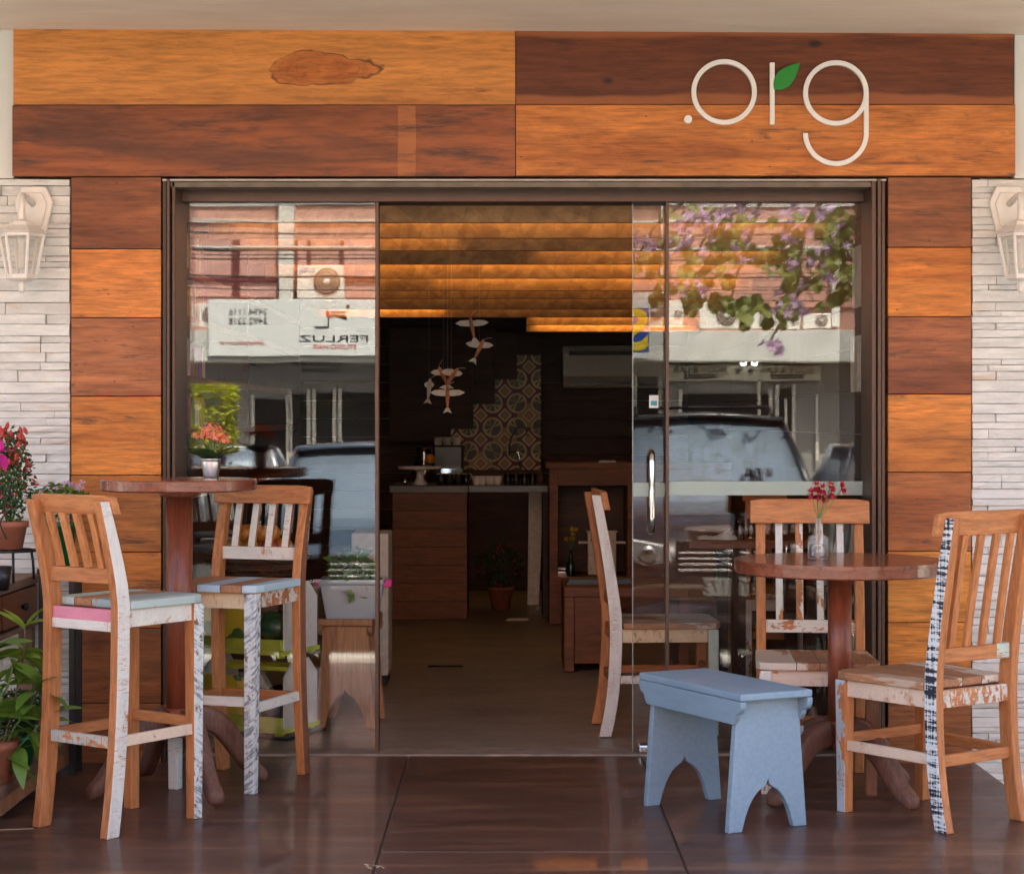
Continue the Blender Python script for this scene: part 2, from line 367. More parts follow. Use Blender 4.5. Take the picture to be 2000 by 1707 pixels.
# white ledge stone
g = G('white_ledge_stone', Roughness=.75)
v = g.coords((1, 1, 3)); f = g.noise(v, 9, 7, .62); f2 = g.noise(g.coords(), 60, 4)
c = g.mix(g.ramp(f, [(.3, 0), (.7, 1)]), (.60, .59, .56), (.78, .775, .75))
c = g.mix(g.ramp(g.noise(g.coords((.6, 1, 3)), 5, 5), [(.60, 0), (.74, .55)]), c, (.60, .42, .28))
c = g.mix(1, c, g.n('ObjectInfo').outputs['Color'], 'MULTIPLY')
g.set(g.b, 'Base Color', c); g.bump(g.math('ADD', f, g.math('MULTIPLY', f2, .3)), .55, .012)
MAT['stone'] = g.m
MAT['joint'] = simple('dark_mortar', (.20, .15, .11), .9)
MAT['plaster'] = simple('cream_plaster', (.66, .60, .50), .8, scale=3, vary=.05, bump=.1)
# soffit plaster with faint stains
g = G('soffit_plaster', Roughness=.75)
f = g.noise(g.coords((1, 3, 1), False), 2.2, 6, .6); f2 = g.noise(g.coords((1, 1, 1), False), 40, 3)
c = g.ramp(f, [(.3, (.68, .59, .49)), (.7, (.78, .70, .60))])
c = g.mix(g.ramp(g.noise(g.coords((.5, 4, 1), False), 6, 6, .7), [(.64, 0), (.76, .25)]), c, (.45, .35, .27))
g.set(g.b, 'Base Color', c); g.bump(f2, .12, .003)
MAT['soffit'] = g.m
# terrace floor
g = G('varnished_terrace_slab', Roughness=.3, Coat_Weight=.2)
v = g.coords((.6, 2.2, 1), False); f = g.noise(v, 3.0, 7, .62); f2 = g.noise(g.coords((1, 1, 1), False), 90, 3); f4 = g.noise(g.coords((.35, 3.2, 1), False), 2.4, 5, .6, .5)
c = g.ramp(f, [(.28, (.052, .024, .018)), (.5, (.095, .042, .030)), (.74, (.155, .07, .048))])
c = g.mix(g.ramp(f4, [(.53, 0), (.60, .35), (.72, .8)]), c, (.23, .115, .068))
c = g.mix(.55, c, g.ramp(g.noise(g.coords((1, 1, 1), False), 160, 3), [(.35, .45), (.6, 1)]), 'MULTIPLY')
c = g.mix(g.ramp(g.noise(g.coords((2.5, 6, 1), False), 7, 8, .75, .5), [(.60, 0), (.70, .35)]), c, (.30, .22, .17))
scr = g.n('TexVoronoi', {'feature': 'F1'}, Vector=g.coords((3, 7, 1), False), Scale=4, Randomness=1.0).outputs['Distance']
c = g.mix(g.ramp(scr, [(.02, .6), (.035, 0)]), c, (.35, .28, .22))
g.set(g.b, 'Base Color', c)
g.set(g.b, 'Roughness', g.ramp(g.math('ADD', g.math('MULTIPLY', f, .75), g.math('MULTIPLY', f2, .25)), [(.3, .34), (.7, .58)]))
g.bump(f2, .06, .002)
MAT['deck'] = g.m
# interior burnt cement
g = G('burnt_cement', Roughness=.3)
f = g.noise(g.coords((.7, 1.6, 1), False), 2.6, 8, .66, .4); f2 = g.noise(g.coords((1, 2.5, 1), False), 14, 6, .7)
c = g.ramp(f, [(.3, (.19, .15, .115)), (.7, (.36, .30, .24))])
c = g.mix(g.ramp(f2, [(.56, 0), (.72, .4)]), c, (.36, .31, .26))
g.set(g.b, 'Base Color', c); g.set(g.b, 'Roughness', g.ramp(f2, [(.3, .25), (.7, .5)])); g.bump(f2, .08, .003)
MAT['cement'] = g.m
MAT['concrete'] = simple('rough_concrete', (.50, .50, .46), .85, scale=4, vary=.14, bump=.3)
MAT['concrete_l'] = simple('pale_concrete', (.62, .62, .58), .85, scale=3, vary=.10, bump=.2)
MAT['asphalt'] = simple('asphalt', (.055, .054, .052), .9, scale=60, vary=.3, bump=.4)
MAT['pavement'] = simple('grey_pavement', (.40, .37, .33), .85, scale=12, vary=.2, bump=.3)
MAT['frame'] = simple('brown_aluminium', (.085, .045, .03), .38, .3, vary=.08, scale=20, bump=.02)
MAT['frame_d'] = simple('dark_brown_metal', (.045, .025, .017), .45, .2, vary=.15, scale=20)
MAT['flash'] = simple('grey_flashing', (.36, .34, .32), .4, .4, vary=.15, scale=8)
MAT['chrome'] = G('polished_chrome', Base_Color=(.78, .77, .76), Metallic=1.0, Roughness=.08).m
MAT['zinc'] = simple('brushed_zinc', (.72, .70, .68), .28, 1, vary=.08, scale=60)
MAT['black'] = simple('black_iron', (.012, .012, .013), .45, .3)
MAT['blk_plastic'] = simple('black_plastic', (.012, .012, .014), .3)
MAT['lampwhite'] = simple('white_lamp_enamel', (.74, .70, .65), .35, vary=.04, scale=30, bump=.03)
MAT['signwhite'] = simple('matt_white_lettering', (.78, .76, .73), .45, vary=.03)
MAT['signgreen'] = simple('green_acrylic', (.004, .22, .018), .35, vary=.06)
MAT['osb'] = None
g = G('strand_board', Roughness=.5)
fl3 = []
for rot, sc3, st3 in ((.5, 26, (.35, 1, 1.4)), (-.6, 22, (.4, 1, 1.5)), (1.3, 24, (.4, 1, 1.3))):
    vv3 = g.n('TexVoronoi', {'feature': 'F1'}, Vector=g.n('Mapping', Vector=g.n('Mapping', Vector=g.coords(), Rotation=(0, rot, 0)).outputs[0], Scale=st3).outputs[0], Scale=sc3, Randomness=1.0)
    fl3.append(g.n('SeparateColor', Color=vv3.outputs['Color']).outputs[0])
f = g.math('MULTIPLY', g.math('ADD', g.math('ADD', fl3[0], fl3[1]), fl3[2]), .3333); fg = g.noise(g.coords((.4, 1, 4)), 30, 4)
c = g.ramp(f, [(.15, (.27, .12, .04)), (.5, (.38, .18, .065)), (.85, (.50, .26, .10))])
c = g.mix(.4, c, g.ramp(fg, [(.3, .5), (.65, 1)]), 'MULTIPLY')
g.set(g.b, 'Base Color', c); g.bump(f, .3, .003)
MAT['osb'] = g.m
# solar coated window glass: part of the light is mirrored, the rest passes
def glassmat(name, fac, tint, wav=.0018):
    m = bpy.data.materials.new(name); m.use_nodes = True; t = m.node_tree; t.nodes.clear()
    out = t.nodes.new('ShaderNodeOutputMaterial'); mx = t.nodes.new('ShaderNodeMixShader')
    tr = t.nodes.new('ShaderNodeBsdfTransparent'); gl = t.nodes.new('ShaderNodeBsdfGlossy')
    tr.inputs[0].default_value = (*tint, 1); gl.inputs['Roughness'].default_value = 0.0; gl.inputs[0].default_value = (.97, .98, 1, 1)
    fr = t.nodes.new('ShaderNodeFresnel'); fr.inputs[0].default_value = 1.5
    ad = t.nodes.new('ShaderNodeMath'); ad.operation = 'ADD'; ad.inputs[1].default_value = fac-.04; ad.use_clamp = True
    t.links.new(fr.outputs[0], ad.inputs[0]); t.links.new(ad.outputs[0], mx.inputs[0])
    tc = t.nodes.new('ShaderNodeTexCoord'); no = t.nodes.new('ShaderNodeTexNoise'); no.inputs['Scale'].default_value = 2.6; no.inputs['Detail'].default_value = 1
    bp = t.nodes.new('ShaderNodeBump'); bp.inputs['Strength'].default_value = wav; bp.inputs['Distance'].default_value = .1
    t.links.new(tc.outputs['Object'], no.inputs['Vector']); t.links.new(no.outputs[0], bp.inputs['Height']); t.links.new(bp.outputs[0], gl.inputs['Normal'])
    t.links.new(tr.outputs[0], mx.inputs[1]); t.links.new(gl.outputs[0], mx.inputs[2]); t.links.new(mx.outputs[0], out.inputs[0])
    return m
MAT['glass'] = glassmat('coated_door_glass', .048, (.97, .97, .965))
MAT['clear'] = glassmat('clear_glassware', .10, (.95, .97, .96), 0)
MAT['lampglass'] = None
MAT['edge'] = simple('glass_edge', (.30, .33, .30), .2)
m = bpy.data.materials.new('frosted_film'); m.use_nodes = True; t = m.node_tree
t.nodes['Principled BSDF'].inputs['Base Color'].default_value = (.55, .66, .58, 1); t.nodes['Principled BSDF'].inputs['Roughness'].default_value = .5
mx = t.nodes.new('ShaderNodeMixShader'); tr = t.nodes.new('ShaderNodeBsdfTransparent'); mx.inputs[0].default_value = .62
t.links.new(tr.outputs[0], mx.inputs[1]); t.links.new(t.nodes['Principled BSDF'].outputs[0], mx.inputs[2]); t.links.new(mx.outputs[0], t.nodes['Material Output'].inputs[0])
MAT['frost'] = m
m = m.copy(); m.name = 'milky_plastic'; m.node_tree.nodes['Principled BSDF'].inputs['Base Color'].default_value = (.62, .66, .70, 1)
MAT['milky'] = m
m2 = m.copy(); m2.name = 'lantern_glass'; m2.node_tree.nodes['Principled BSDF'].inputs['Base Color'].default_value = (.72, .68, .60, 1); [setattr(n_.inputs[0], 'default_value', .20) for n_ in m2.node_tree.nodes if n_.type == 'MIX_SHADER']; MAT['lampglass'] = m2
for n in m.node_tree.nodes:
    if n.type == 'MIX_SHADER': n.inputs[0].default_value = .5
def leafmat(name, c1, c2, rough=.4, trans=.25, scale=8):
    g = G(name, Roughness=rough, Subsurface_Weight=0)
    r = g.n('ObjectInfo').outputs['Random']; f = g.noise(g.coords(), scale, 4)
    q = g.math('ADD', g.math('MULTIPLY', r, .5), g.math('MULTIPLY', f, .6))
    c = g.ramp(q, [(.2, c1), (.85, c2)]); g.set(g.b, 'Base Color', c)
    tl = g.t.nodes.new('ShaderNodeBsdfTranslucent'); g.set(tl, 0, c); mx = g.t.nodes.new('ShaderNodeMixShader'); mx.inputs[0].default_value = trans
    g.t.links.new(g.b.outputs[0], mx.inputs[1]); g.t.links.new(tl.outputs[0], mx.inputs[2]); g.t.links.new(mx.outputs[0], g.t.nodes['Material Output'].inputs[0])
    return g.m
MAT['leaf'] = leafmat('fresh_green_leaf', (.06, .15, .02), (.20, .32, .05))
MAT['leaf_y'] = leafmat('young_green_leaf', (.20, .34, .04), (.30, .42, .06))
MAT['leaf_d'] = leafmat('deep_green_leaf', (.018, .055, .014), (.06, .13, .03))
MAT['leaf_k'] = leafmat('succulent_leaf', (.03, .085, .025), (.07, .15, .04), .45)
MAT['leaf_tree'] = leafmat('tree_leaf', (.16, .20, .05), (.32, .33, .10), .45, .4)
MAT['leaf_hedge'] = leafmat('hedge_leaf', (.20, .26, .01), (.42, .42, .02), .5, .3)
MAT['coral'] = leafmat('coral_petal', (.90, .24, .13), (.95, .40, .24), .5, .2, 60)
MAT['crimson'] = leafmat('crimson_petal', (.35, .004, .03), (.50, .015, .06), .5, .2, 40)
MAT['redfl'] = leafmat('red_blossom', (.40, .02, .03), (.62, .08, .06), .5, .2, 40)
MAT['magenta'] = leafmat('magenta_petal', (.55, .02, .26), (.72, .05, .38), .45, .3, 20)
MAT['mauve'] = leafmat('mauve_petal', (.50, .30, .50), (.72, .52, .70), .5, .35, 20)
MAT['yellowfl'] = leafmat('yellow_petal', (.65, .42, .02), (.75, .52, .04), .5, .2, 20)
MAT['stem'] = simple('green_stem', (.10, .17, .04), .5)
MAT['bark'] = simple('grey_brown_bark', (.13, .09, .06), .85, scale=14, vary=.4, bump=.5)
MAT['terra'] = simple('terracotta', (.34, .12, .07), .75, scale=14, vary=.15, bump=.1)
MAT['greenpot'] = simple('green_plastic', (.006, .14, .05), .35)
MAT['soil'] = simple('potting_soil', (.03, .018, .01), .95, scale=50, vary=.5, bump=.6)
# sanded blue stool paint
g = G('pale_blue_satin_paint', Roughness=.45)
f = g.noise(g.coords((1, 1, 1), False), 3.2, 6, .6); f2 = g.noise(g.coords(ax('x', 8), False), 60, 4)
c = g.ramp(f, [(.3, (.215, .315, .415)), (.7, (.245, .345, .445))])
sp = g.n('TexVoronoi', {'feature': 'F1'}, Vector=g.coords((1, 1, 1), False), Scale=22, Randomness=1.0).outputs['Distance']
c = g.mix(g.ramp(sp, [(.02, .35), (.035, 0)]), c, (.55, .58, .55))
geo = g.n('NewGeometry').outputs['Pointiness']
c = g.mix(g.ramp(g.math('ADD', geo, g.math('MULTIPLY', g.math('SUBTRACT', g.noise(g.coords((1, 1, 1), False), 30, 3), .5), .12)), [(.58, 0), (.64, .5)]), c, (.45, .42, .36))
c = g.mix(.30, c, g.ramp(f2, [(.35, .72), (.6, 1)]), 'MULTIPLY')
sc1 = g.noise(g.coords((2.5, 2.5, 2.5), False), 16, 8, .78, .4)
c = g.mix(g.ramp(sc1, [(.655, 0), (.675, .7)]), c, (.50, .52, .52))
c = g.mix(g.ramp(g.noise(g.coords((1, 1, 1), False), 45, 6, .8), [(.70, 0), (.72, .8)]), c, (.30, .20, .13))
g.set(g.b, 'Base Color', c); g.set(g.b, 'Roughness', g.ramp(f, [(.3, .38), (.7, .6)])); g.bump(f2, .28, .003)
MAT['blue'] = g.m

# =================================================================== THE SETTING
ZS, ZR = -.20, -.42                     # pavement and road levels
def struct(name, mb, mat, **k):
    return tag(mb.build(name, mat, **k), kind='structure')
struct('parking_bay', MB().box(-40, 40, -11.4, -4.752, ZR+.0005, ZR+.004), simple('worn_concrete_paving', (.12, .112, .10), .85, scale=7, vary=.2, bump=.2))
st = MB().box(-150, 150, -150, 60, ZR-.3, ZR); struct('road', st, MAT['asphalt'])
MB_ = MB().box(-40, 40, -4.6, -2.35, ZR+.004, ZS); MB_.box(-40, -1.652, -2.35, .35, ZR+.004, ZS-.003); MB_.box(1.747, 40, -2.35, .35, ZR+.004, ZS-.003)
struct('pavement', MB_, MAT['pavement'])
struct('kerb', MB().box(-40, 40, -4.75, -4.602, ZR+.004, ZS+.004), MAT['concrete_l'], bevel=.01)
struct('opposite_pavement', MB().box(-60, 60, -25.3, -22.2, ZR+.004, ZR+.14), MAT['pavement'])
mk = MB()
for xx in (-5.6, -2.9, -.0+.26-.06, 2.75, 5.4): mk.box(xx-.05, xx+.05, -11.2, -5.2, ZR+.0055, ZR+.009)
struct('road_marking', mk, simple('worn_white_marking', (.55, .55, .52), .8))
# terrace: three varnished slabs with open joints
terr = struct('terrace', MB().box(-1.65, 1.745, -2.35, .14, ZR+.006, -.012), MAT['joint'])
jx1, jx2, g_ = -.385, .504, .0035
yc = 5.936-DW
for (a, b, c, d) in ((-1.65, jx1-g_, -2.35, .14), (jx1+g_, jx2-g_, yc+g_, .14), (jx1+g_, jx2-g_, -2.35, yc-g_), (jx2+g_, 1.745, -2.35, .14)):
    box('floor_slab', a, b, c, d, -.0115, 0, MAT['deck'], terr, bevel=.0025)
struct('shop_floor', MB().box(-1.75, 1.75, .30, 9.2, -.15, -.004), MAT['cement'])
# threshold
thr = struct('threshold', MB().box(-1.33, 1.44, .142, .298, -.05, .006), simple('worn_stone_threshold', (.27, .20, .16), .55, scale=9, vary=.3, bump=.2), bevel=.004)

# canopy slab over the pavement, slightly falling to the right
ca = MB(); zl, zr = P(0, 63)[2], P(2000, 75)[2]
ca.add([(-9, -2.45, zl+.03), (9, -2.45, zr-.03), (9, .4, zr-.03), (-9, .4, zl+.03), (-9, -2.45, 3.0), (9, -2.45, 3.0), (9, .4, 3.0), (-9, .4, 3.0),
        (0, -2.45, P(1000, 64)[2]), (0, .4, P(1000, 64)[2]), (0, -2.45, 3.0), (0, .4, 3.0)],
       [(0, 8, 9, 3), (8, 1, 2, 9), (4, 10, 11, 7), (10, 5, 6, 11), (0, 8, 10, 4), (8, 1, 5, 10), (3, 9, 11, 7), (9, 2, 6, 11), (0, 3, 7, 4), (1, 2, 6, 5)])
struct('canopy_soffit', ca, MAT['soffit'])
# the shop's own building: unseen plaster storey and side blocks, added to cast shade
bl = thing('shop_building', 'cream plastered building carrying the wood clad shopfront, upper storey added for shade', 'building', (0, 4.5, 0))
MB().box(-9, 9, .02, 9.6, 3.002, 5.6).build('added_storey', MAT['plaster'], bl, True)
mb = MB().box(-9, -1.78, .06, 9.6, ZS, 3.0).box(1.78, 9, .06, 9.6, ZS, 3.0).box(-1.78, 1.78, 9.3, 9.6, ZS, 3.0)
mb.build('side_block', MAT['plaster'], bl, True)
MB().box(-1.779, 1.779, .06, .4, P(0, 352)[2]+.02, 2.999).build('lintel', MAT['frame_d'], bl, True)
MB().box(-1.779, 1.779, .4, 9.3, 2.5, 2.99).build('shop_ceiling', MAT['frame_d'], bl, True)
mb = MB().box(-1.779, -1.36, .055, .14, ZS, 3.0).box(1.46, 1.779, .055, .14, ZS, 3.0); mb.build('door_pier', MAT['frame_d'], bl, True)

# plain plaster edges beside the fascia
for (a, b, y0) in ((-2.6, X_(27, 0), 60), (X_(1981, 0), 2.6, 104)):
    o = box('plaster_wall', a, b, -.004, .055, P(0, 349)[2], 2.80, simple('white_plaster', (.66, .66, .63), .8, scale=4, vary=.04, bump=.1)); 
    tag(o, 'narrow white plaster strip left of the wooden fascia' if a < 0 else 'narrow white plaster strip right of the wooden fascia', 'wall')

# ledge stone walls
def stone_wall(x0, x1, label, seed):
    rnd = random.Random(seed)
    t = thing('stone_wall', label, 'wall', ((x0+x1)/2, 0, ZS))
    MB().box(x0, x1, .012, .054, ZS, P(0, 350)[2]).build('backing', MAT['joint'], t, True)
    z = ZS; ztop = P(0, 350)[2]-.002
    inner = x1 if x0 < 0 else x0; outer = x0 if x0 < 0 else x1; sg = 1 if x0 < 0 else -1
    while z < ztop-.012:
        h = rnd.choice((.021, .025, .029, .033, .037, .044)); h = min(h, ztop-z)
        x = inner; first = True
        while (x-outer)*sg > .01:
            L = rnd.choice((.06, .09, .11)) if (first and rnd.random() < .5) else rnd.uniform(.16, .36); first = False
            if (x-outer)*sg-L < .12: L = (x-outer)*sg
            a, b = sorted((x, x-sg*L)); a += .0012; b -= .0012; x -= sg*L
            pr = rnd.uniform(-.013, .006); n = 4 if b-a > .1 else 2
            vs = []; 
            for j in range(n+1):
                xx = a+(b-a)*j/n
                for zz in (z+.0012, z+h*.5, z+h-.0012):
                    e = 0 if (zz != z+h*.5) else rnd.uniform(0, .003)
                    vs.append((xx, pr-e+rnd.uniform(-.0022, .0022), zz+(rnd.uniform(-.0009, .0009))))
            fs = [(j*3+k, (j+1)*3+k, (j+1)*3+k+1, j*3+k+1) for j in range(n) for k in range(2)]
            nb = len(vs); vs += [(a, .014, z+.0012), (b, .014, z+.0012), (b, .014, z+h-.0012), (a, .014, z+h-.0012)]
            bot = [j*3 for j in range(n+1)]; top = [j*3+2 for j in range(n+1)]
            fs += [tuple(bot[::-1]+[nb, nb+1]), tuple(top+[nb+2, nb+3]), (0, 1, 2, nb+3, nb), (n*3, nb+1, nb+2, n*3+2, n*3+1)]
            k = rnd.uniform(.90, 1.04); wv = rnd.uniform(-.03, .01)
            MB().add(vs, fs).build('stone', MAT['stone'], t, True, color=(k, k+wv*.5, k+wv))
        z += h
    return t
stone_wall(-2.35, X_(138, 0)-.002, 'white painted ledge stone wall left of the wooden door surround', 3)
stone_wall(X_(1897, 0)+.002, 2.35, 'white painted ledge stone wall right of the wooden door surround', 11)

# wooden cladding
clad = thing('wood_cladding', 'orange and brown reclaimed plank cladding around the shop entrance', 'cladding', (0, 0, 0))
OR, BR, MD, OB = (.72, .27, .07), (.30, .10, .045), (.46, .16, .065), (.66, .22, .06)
def plank(px0, px1, py0, py1, col, y0=-.012, mat=None):
    x0, x1 = P(px0, 0)[0], P(px1, 0)[0]; z1, z0 = P(0, py0)[2], P(0, py1)[2]
    o = MB().box(x0+.0012, x1-.0012, y0+random.uniform(-.0015, .0015), .054, z0+.0014, z1-.0014).build('plank', mat or MAT['plank'], clad, True, bevel=.0015, color=col)
    return o
plank(29, 1007, 55, 208, OR, -.028, MAT['heart']); plank(27, 1007, 208, 347, BR, -.028, MAT['figured'])
plank(1007, 1977, 55, 207, BR, -.028, MAT['darkheart']); plank(1007, 1980, 207, 346, (.74, .25, .06), -.028)
ly = [347, 487, 621, 774, 928, 1078, 1226, 1372, 1489]
lc = [(.38, .125, .05), (.92, .32, .075), (.60, .21, .08), (.90, .31, .06), (.64, .23, .06), (.80, .28, .06), (.50, .17, .055), (.44, .15, .05)]  # lowest boards tinted darker: shade near the floor put into their colour
for i in range(8): plank(140, 316, ly[i], ly[i+1], lc[i])
ry = [347, 484, 619, 770, 922, 1076, 1215, 1353, 1489]
rc = [(.38, .13, .05), (.86, .29, .055), (.46, .15, .06), (.84, .29, .06), (.60, .20, .06), (.90, .34, .06), (.86, .31, .05), (.44, .15, .05)]  # bottom board darkened the same way, painted shade
for i in range(8): plank(1733, 1896, ry[i], ry[i+1], rc[i])

# ".org" sign
sg = thing('shop_sign', 'white raised lettering ".org" with a green leaf on the wooden fascia', 'sign', P(1515, 200, -.03))
def ring(cx, cy, ro, ri, a0, a1, n=48):
    m = MB(); YF, YB = -.046, -.0285; full = abs(a1-a0) >= 359.9
    vs = []
    for k in range(n+1):
        a = R(a0+(a1-a0)*k/n)
        for r in (ri, ro):
            for y in (YF, YB): vs.append(P(cx+r*math.cos(a), cy-r*math.sin(a), 0)[0::2]); vs[-1] = (vs[-1][0], y, vs[-1][1])
    fs = []
    for k in range(n):
        b = k*4; c = b+4
        fs += [(b, b+2, c+2, c), (b+1, c+1, c+3, b+3), (b, c, c+1, b+1), (b+2, b+3, c+3, c+2)]
    if not full: fs += [(0, 1, 3, 2), (n*4, n*4+2, n*4+3, n*4+1)]
    return m.add(vs, fs)
W_ = MAT['signwhite']
m = MB(); m.prism([P(1342+8*math.cos(R(a)), 237+8*math.sin(R(a)))[0::2] for a in range(0, 360, 20)], -.046, -.0285); m.build('dot', W_, sg, True, bevel=.001)
ring(1412, 184, 63.5, 54.5, 0, 360).build('letter', W_, sg, True)
MB().box(X_(1501, 0), X_(1510, 0), -.046, -.0285, Z_(247, 0), Z_(127, 0)).build('letter', W_, sg, True, bevel=.001)
gm = ring(1629, 186, 63.5, 54.5, 0, 360); g2 = ring(1629, 264, 63.5, 54.5, -180, 0); gm.add(g2.v, g2.f)
gm.box(X_(1683.5, 0), X_(1692.5, 0), -.0457, -.0288, Z_(264, 0), Z_(186, 0)); gm.build('letter', W_, sg, True)
lf = []
a0, b0 = Vector((1508, 179)), Vector((1559, 127))
for k in range(13):
    t_ = k/12; p = a0.lerp(b0, t_); n_ = Vector((-.72, -.70)); lf.append(p+n_*(17*math.sin(math.pi*t_**.8)))
for k in range(1, 12):
    t_ = 1-k/12; p = a0.lerp(b0, t_); n_ = Vector((.70, .72)); lf.append(p+n_*(17*math.sin(math.pi*t_**.75)))
MB().prism([P(p.x, p.y)[0::2] for p in lf], -.050, -.0285).build('leaf', MAT['signgreen'], sg, True, bevel=.0015)

# wall lanterns
def lantern(px, label):
    cx = X_(px, -.10); cy = -.125; z0 = 0
    t = thing('wall_lantern', label, 'wall lamp', (cx, 0, Z_(470, 0)), 0, 'white lanterns on the stone walls')
    L = MAT['lampwhite']
    bx = cx+(.02 if px < 1000 else -.02); zc = Z_(412, 0)
    hexo = [(-.045, .088), (.045, .088), (.072, .03), (.045, -.085), (-.045, -.085), (-.072, .03)]
    MB().prism([(bx+a, zc+b) for a, b in hexo], -.028, -.008).prism([(bx+a*.72, zc+b*.74) for a, b in hexo], -.036, -.0279).build('back_plate', L, t, True, bevel=.004)
    top = Z_(400, -.1)
    MB().tube([(bx, -.03, zc+.02), (cx, -.07, zc+.045), (cx, cy+.01, zc+.045), (cx, cy, zc+.03), (cx, cy, Z_(438, -.1))], .012, 10).build('arm', L, t, True)
    zt, zb = Z_(458, -.12), Z_(543, -.12); ph = .5
    MB().lathe([(.013, Z_(405, -.12)-zt), (.016, Z_(430, -.12)-zt), (.045, Z_(434, -.12)-zt), (.052, Z_(442, -.12)-zt), (.090, Z_(454, -.12)-zt), (.096, .004), (.085, .0)], 6, (cx, cy, zt), ph=0, smooth=False).build('roof', L, t, True, bevel=.002)
    rt, rb = .082, .052
    fr = MB()
    for k in range(6):
        a = 2*math.pi*k/6; fr.tube([(cx+rt*math.cos(a), cy+rt*math.sin(a), zt), (cx+rb*math.cos(a), cy+rb*math.sin(a), zb)], .0065, 6, smooth=False)
    fr.lathe([(rt+.004, 0), (rt+.004, -.010), (rt-.008, -.012), (rt-.008, 0)], 6, (cx, cy, zt), smooth=False, cap=False)
    fr.lathe([(rb+.006, .012), (rb+.006, -.004), (rb*.7, -.012), (.012, -.014), (.012, -.02), (.016, -.028), (.014, -.048), (.006, -.056)], 6, (cx, cy, zb), smooth=False)
    fr.build('cage', L, t, True, bevel=.001)
    for k in range(6):
        a, b = 2*math.pi*k/6, 2*math.pi*(k+1)/6
        MB().add([(cx+rt*.97*math.cos(a), cy+rt*.97*math.sin(a), zt-.008), (cx+rt*.97*math.cos(b), cy+rt*.97*math.sin(b), zt-.008),
                  (cx+rb*.97*math.cos(b), cy+rb*.97*math.sin(b), zb+.008), (cx+rb*.97*math.cos(a), cy+rb*.97*math.sin(a), zb+.008)], [(0, 1, 2, 3)]).build('pane', MAT['lampglass'], t, True)
    MB().lathe([(.018, -.005), (.018, -.03), (.013, -.035), (.013, -.12), (.006, -.128)], 12, (cx, cy, zt)).build('bulb', MAT['lampwhite'], t, True)
lantern(46, 'white six sided lantern on the left stone wall')
lantern(1990, 'white six sided lantern on the right stone wall')

# =================================================================== ENTRANCE
en = thing('glass_entrance', 'brown aluminium frame with sliding glass doors standing half open', 'door', (0, .18, 0))
xl, xr = X_(318, 0), X_(1730, 0)
zhead = Z_(349, 0)
fm = MAT['frame']
jl, jr = X_(342, 0), X_(1702, 0)
for s_, a, b in ((1, xl, jl), (-1, jr, xr)):
    lo, hi = (a, b)
    w_ = hi-lo
    MB().box(lo, lo+w_*.32, -.006, .22, 0, zhead).build('jamb', MAT['frame_d'] if s_ > 0 else fm, en, True, bevel=.002)
    MB().box(lo+w_*.38, lo+w_*.62, -.018, .22, .0, zhead-.002).build('jamb', fm, en, True, bevel=.003)
    MB().box(lo+w_*.70, hi, .004, .28, .0, zhead-.004).build('jamb', fm, en, True, bevel=.003)
MB().box(xl, xr, -.010, .03, zhead-.010, zhead-.0035).build('drip_edge', MAT['flash'], en, True)
MB().box(xl+.02, xr-.02, .004, .10, Z_(366, 0), zhead-.011).build('head_rail', simple('mossy_bronze_rail', (.15, .11, .075), .5, vary=.25, scale=12), en, True, bevel=.002)
MB().box(jl, jr, .15, .30, Z_(397, .2), Z_(350, .2)).build('track_cover', fm, en, True, bevel=.002)
def pane(x0, x1, yc, name='pane', z0=.006, z1=Z_(397, .2)):
    return MB().add([(x0, yc, z0), (x1, yc, z0), (x1, yc, z1), (x0, yc, z1)], [(0, 1, 2, 3)]).build(name, MAT['glass'], en, True)
GT = Z_(397, .2)
p1 = pane(jl, X_(734, .18), .18, 'fixed_pane'); p2 = pane(jl, X_(734, .23), .235, 'sliding_pane')
p3 = pane(X_(1306, .18), jr, .18, 'fixed_pane'); p4 = pane(X_(1236, .23), X_(1640, .23), .235, 'sliding_pane')
MB().box(X_(733, .18), X_(740, .18), .165, .245, .006, GT).build('edge_profile', fm, p1, bevel=.001)
MB().box(X_(1300, .18), X_(1306, .18), .165, .222, .006, GT).build('edge_profile', fm, p3, bevel=.001)
MB().box(X_(1235, .23), X_(1236.6, .23), .229, .241, .006, GT).build('glass_edge', MAT['edge'], p4)
MB().box(X_(1236, .23)+.002, X_(1300, .23), .2325, .2337, Z_(970, .23), Z_(943, .23)).build('frosted_band', MAT['frost'], p4)
MB().box(X_(1306, .18), jr-.002, .1772, .1785, Z_(967, .18), Z_(940, .18)).build('frosted_band', MAT['frost'], p3)
hx = X_(1272, .2)
MB().tube([(hx, .232, Z_(885, .2)), (hx, .19, Z_(884, .2)), (hx, .172, Z_(890, .2)), (hx, .168, Z_(905, .2)), (hx, .168, Z_(1010, .2)), (hx, .172, Z_(1030, .2)), (hx, .19, Z_(1038, .2)), (hx, .232, Z_(1037, .2))], .0125, 14).build('handle', MAT['chrome'], p4)
MB().box(X_(1268, .23), X_(1286, .23), .2315, .2335, Z_(797, .23), Z_(772, .23)).build('sticker', simple('pale_sticker', (.66, .70, .70), .5), p4)
MB().box(X_(1271, .23), X_(1283, .23), .2305, .2313, Z_(792, .23), Z_(783, .23)).build('sticker_print', simple('teal_print', (.05, .30, .36), .5), p4)
MB().box(X_(1247, .2), X_(1266, .2), .160, .225, .007, Z_(1452, .2)).build('floor_lock', MAT['chrome'], p4, bevel=.006)
for x_ in (X_(1430, .18), X_(560, .18)):
    pass

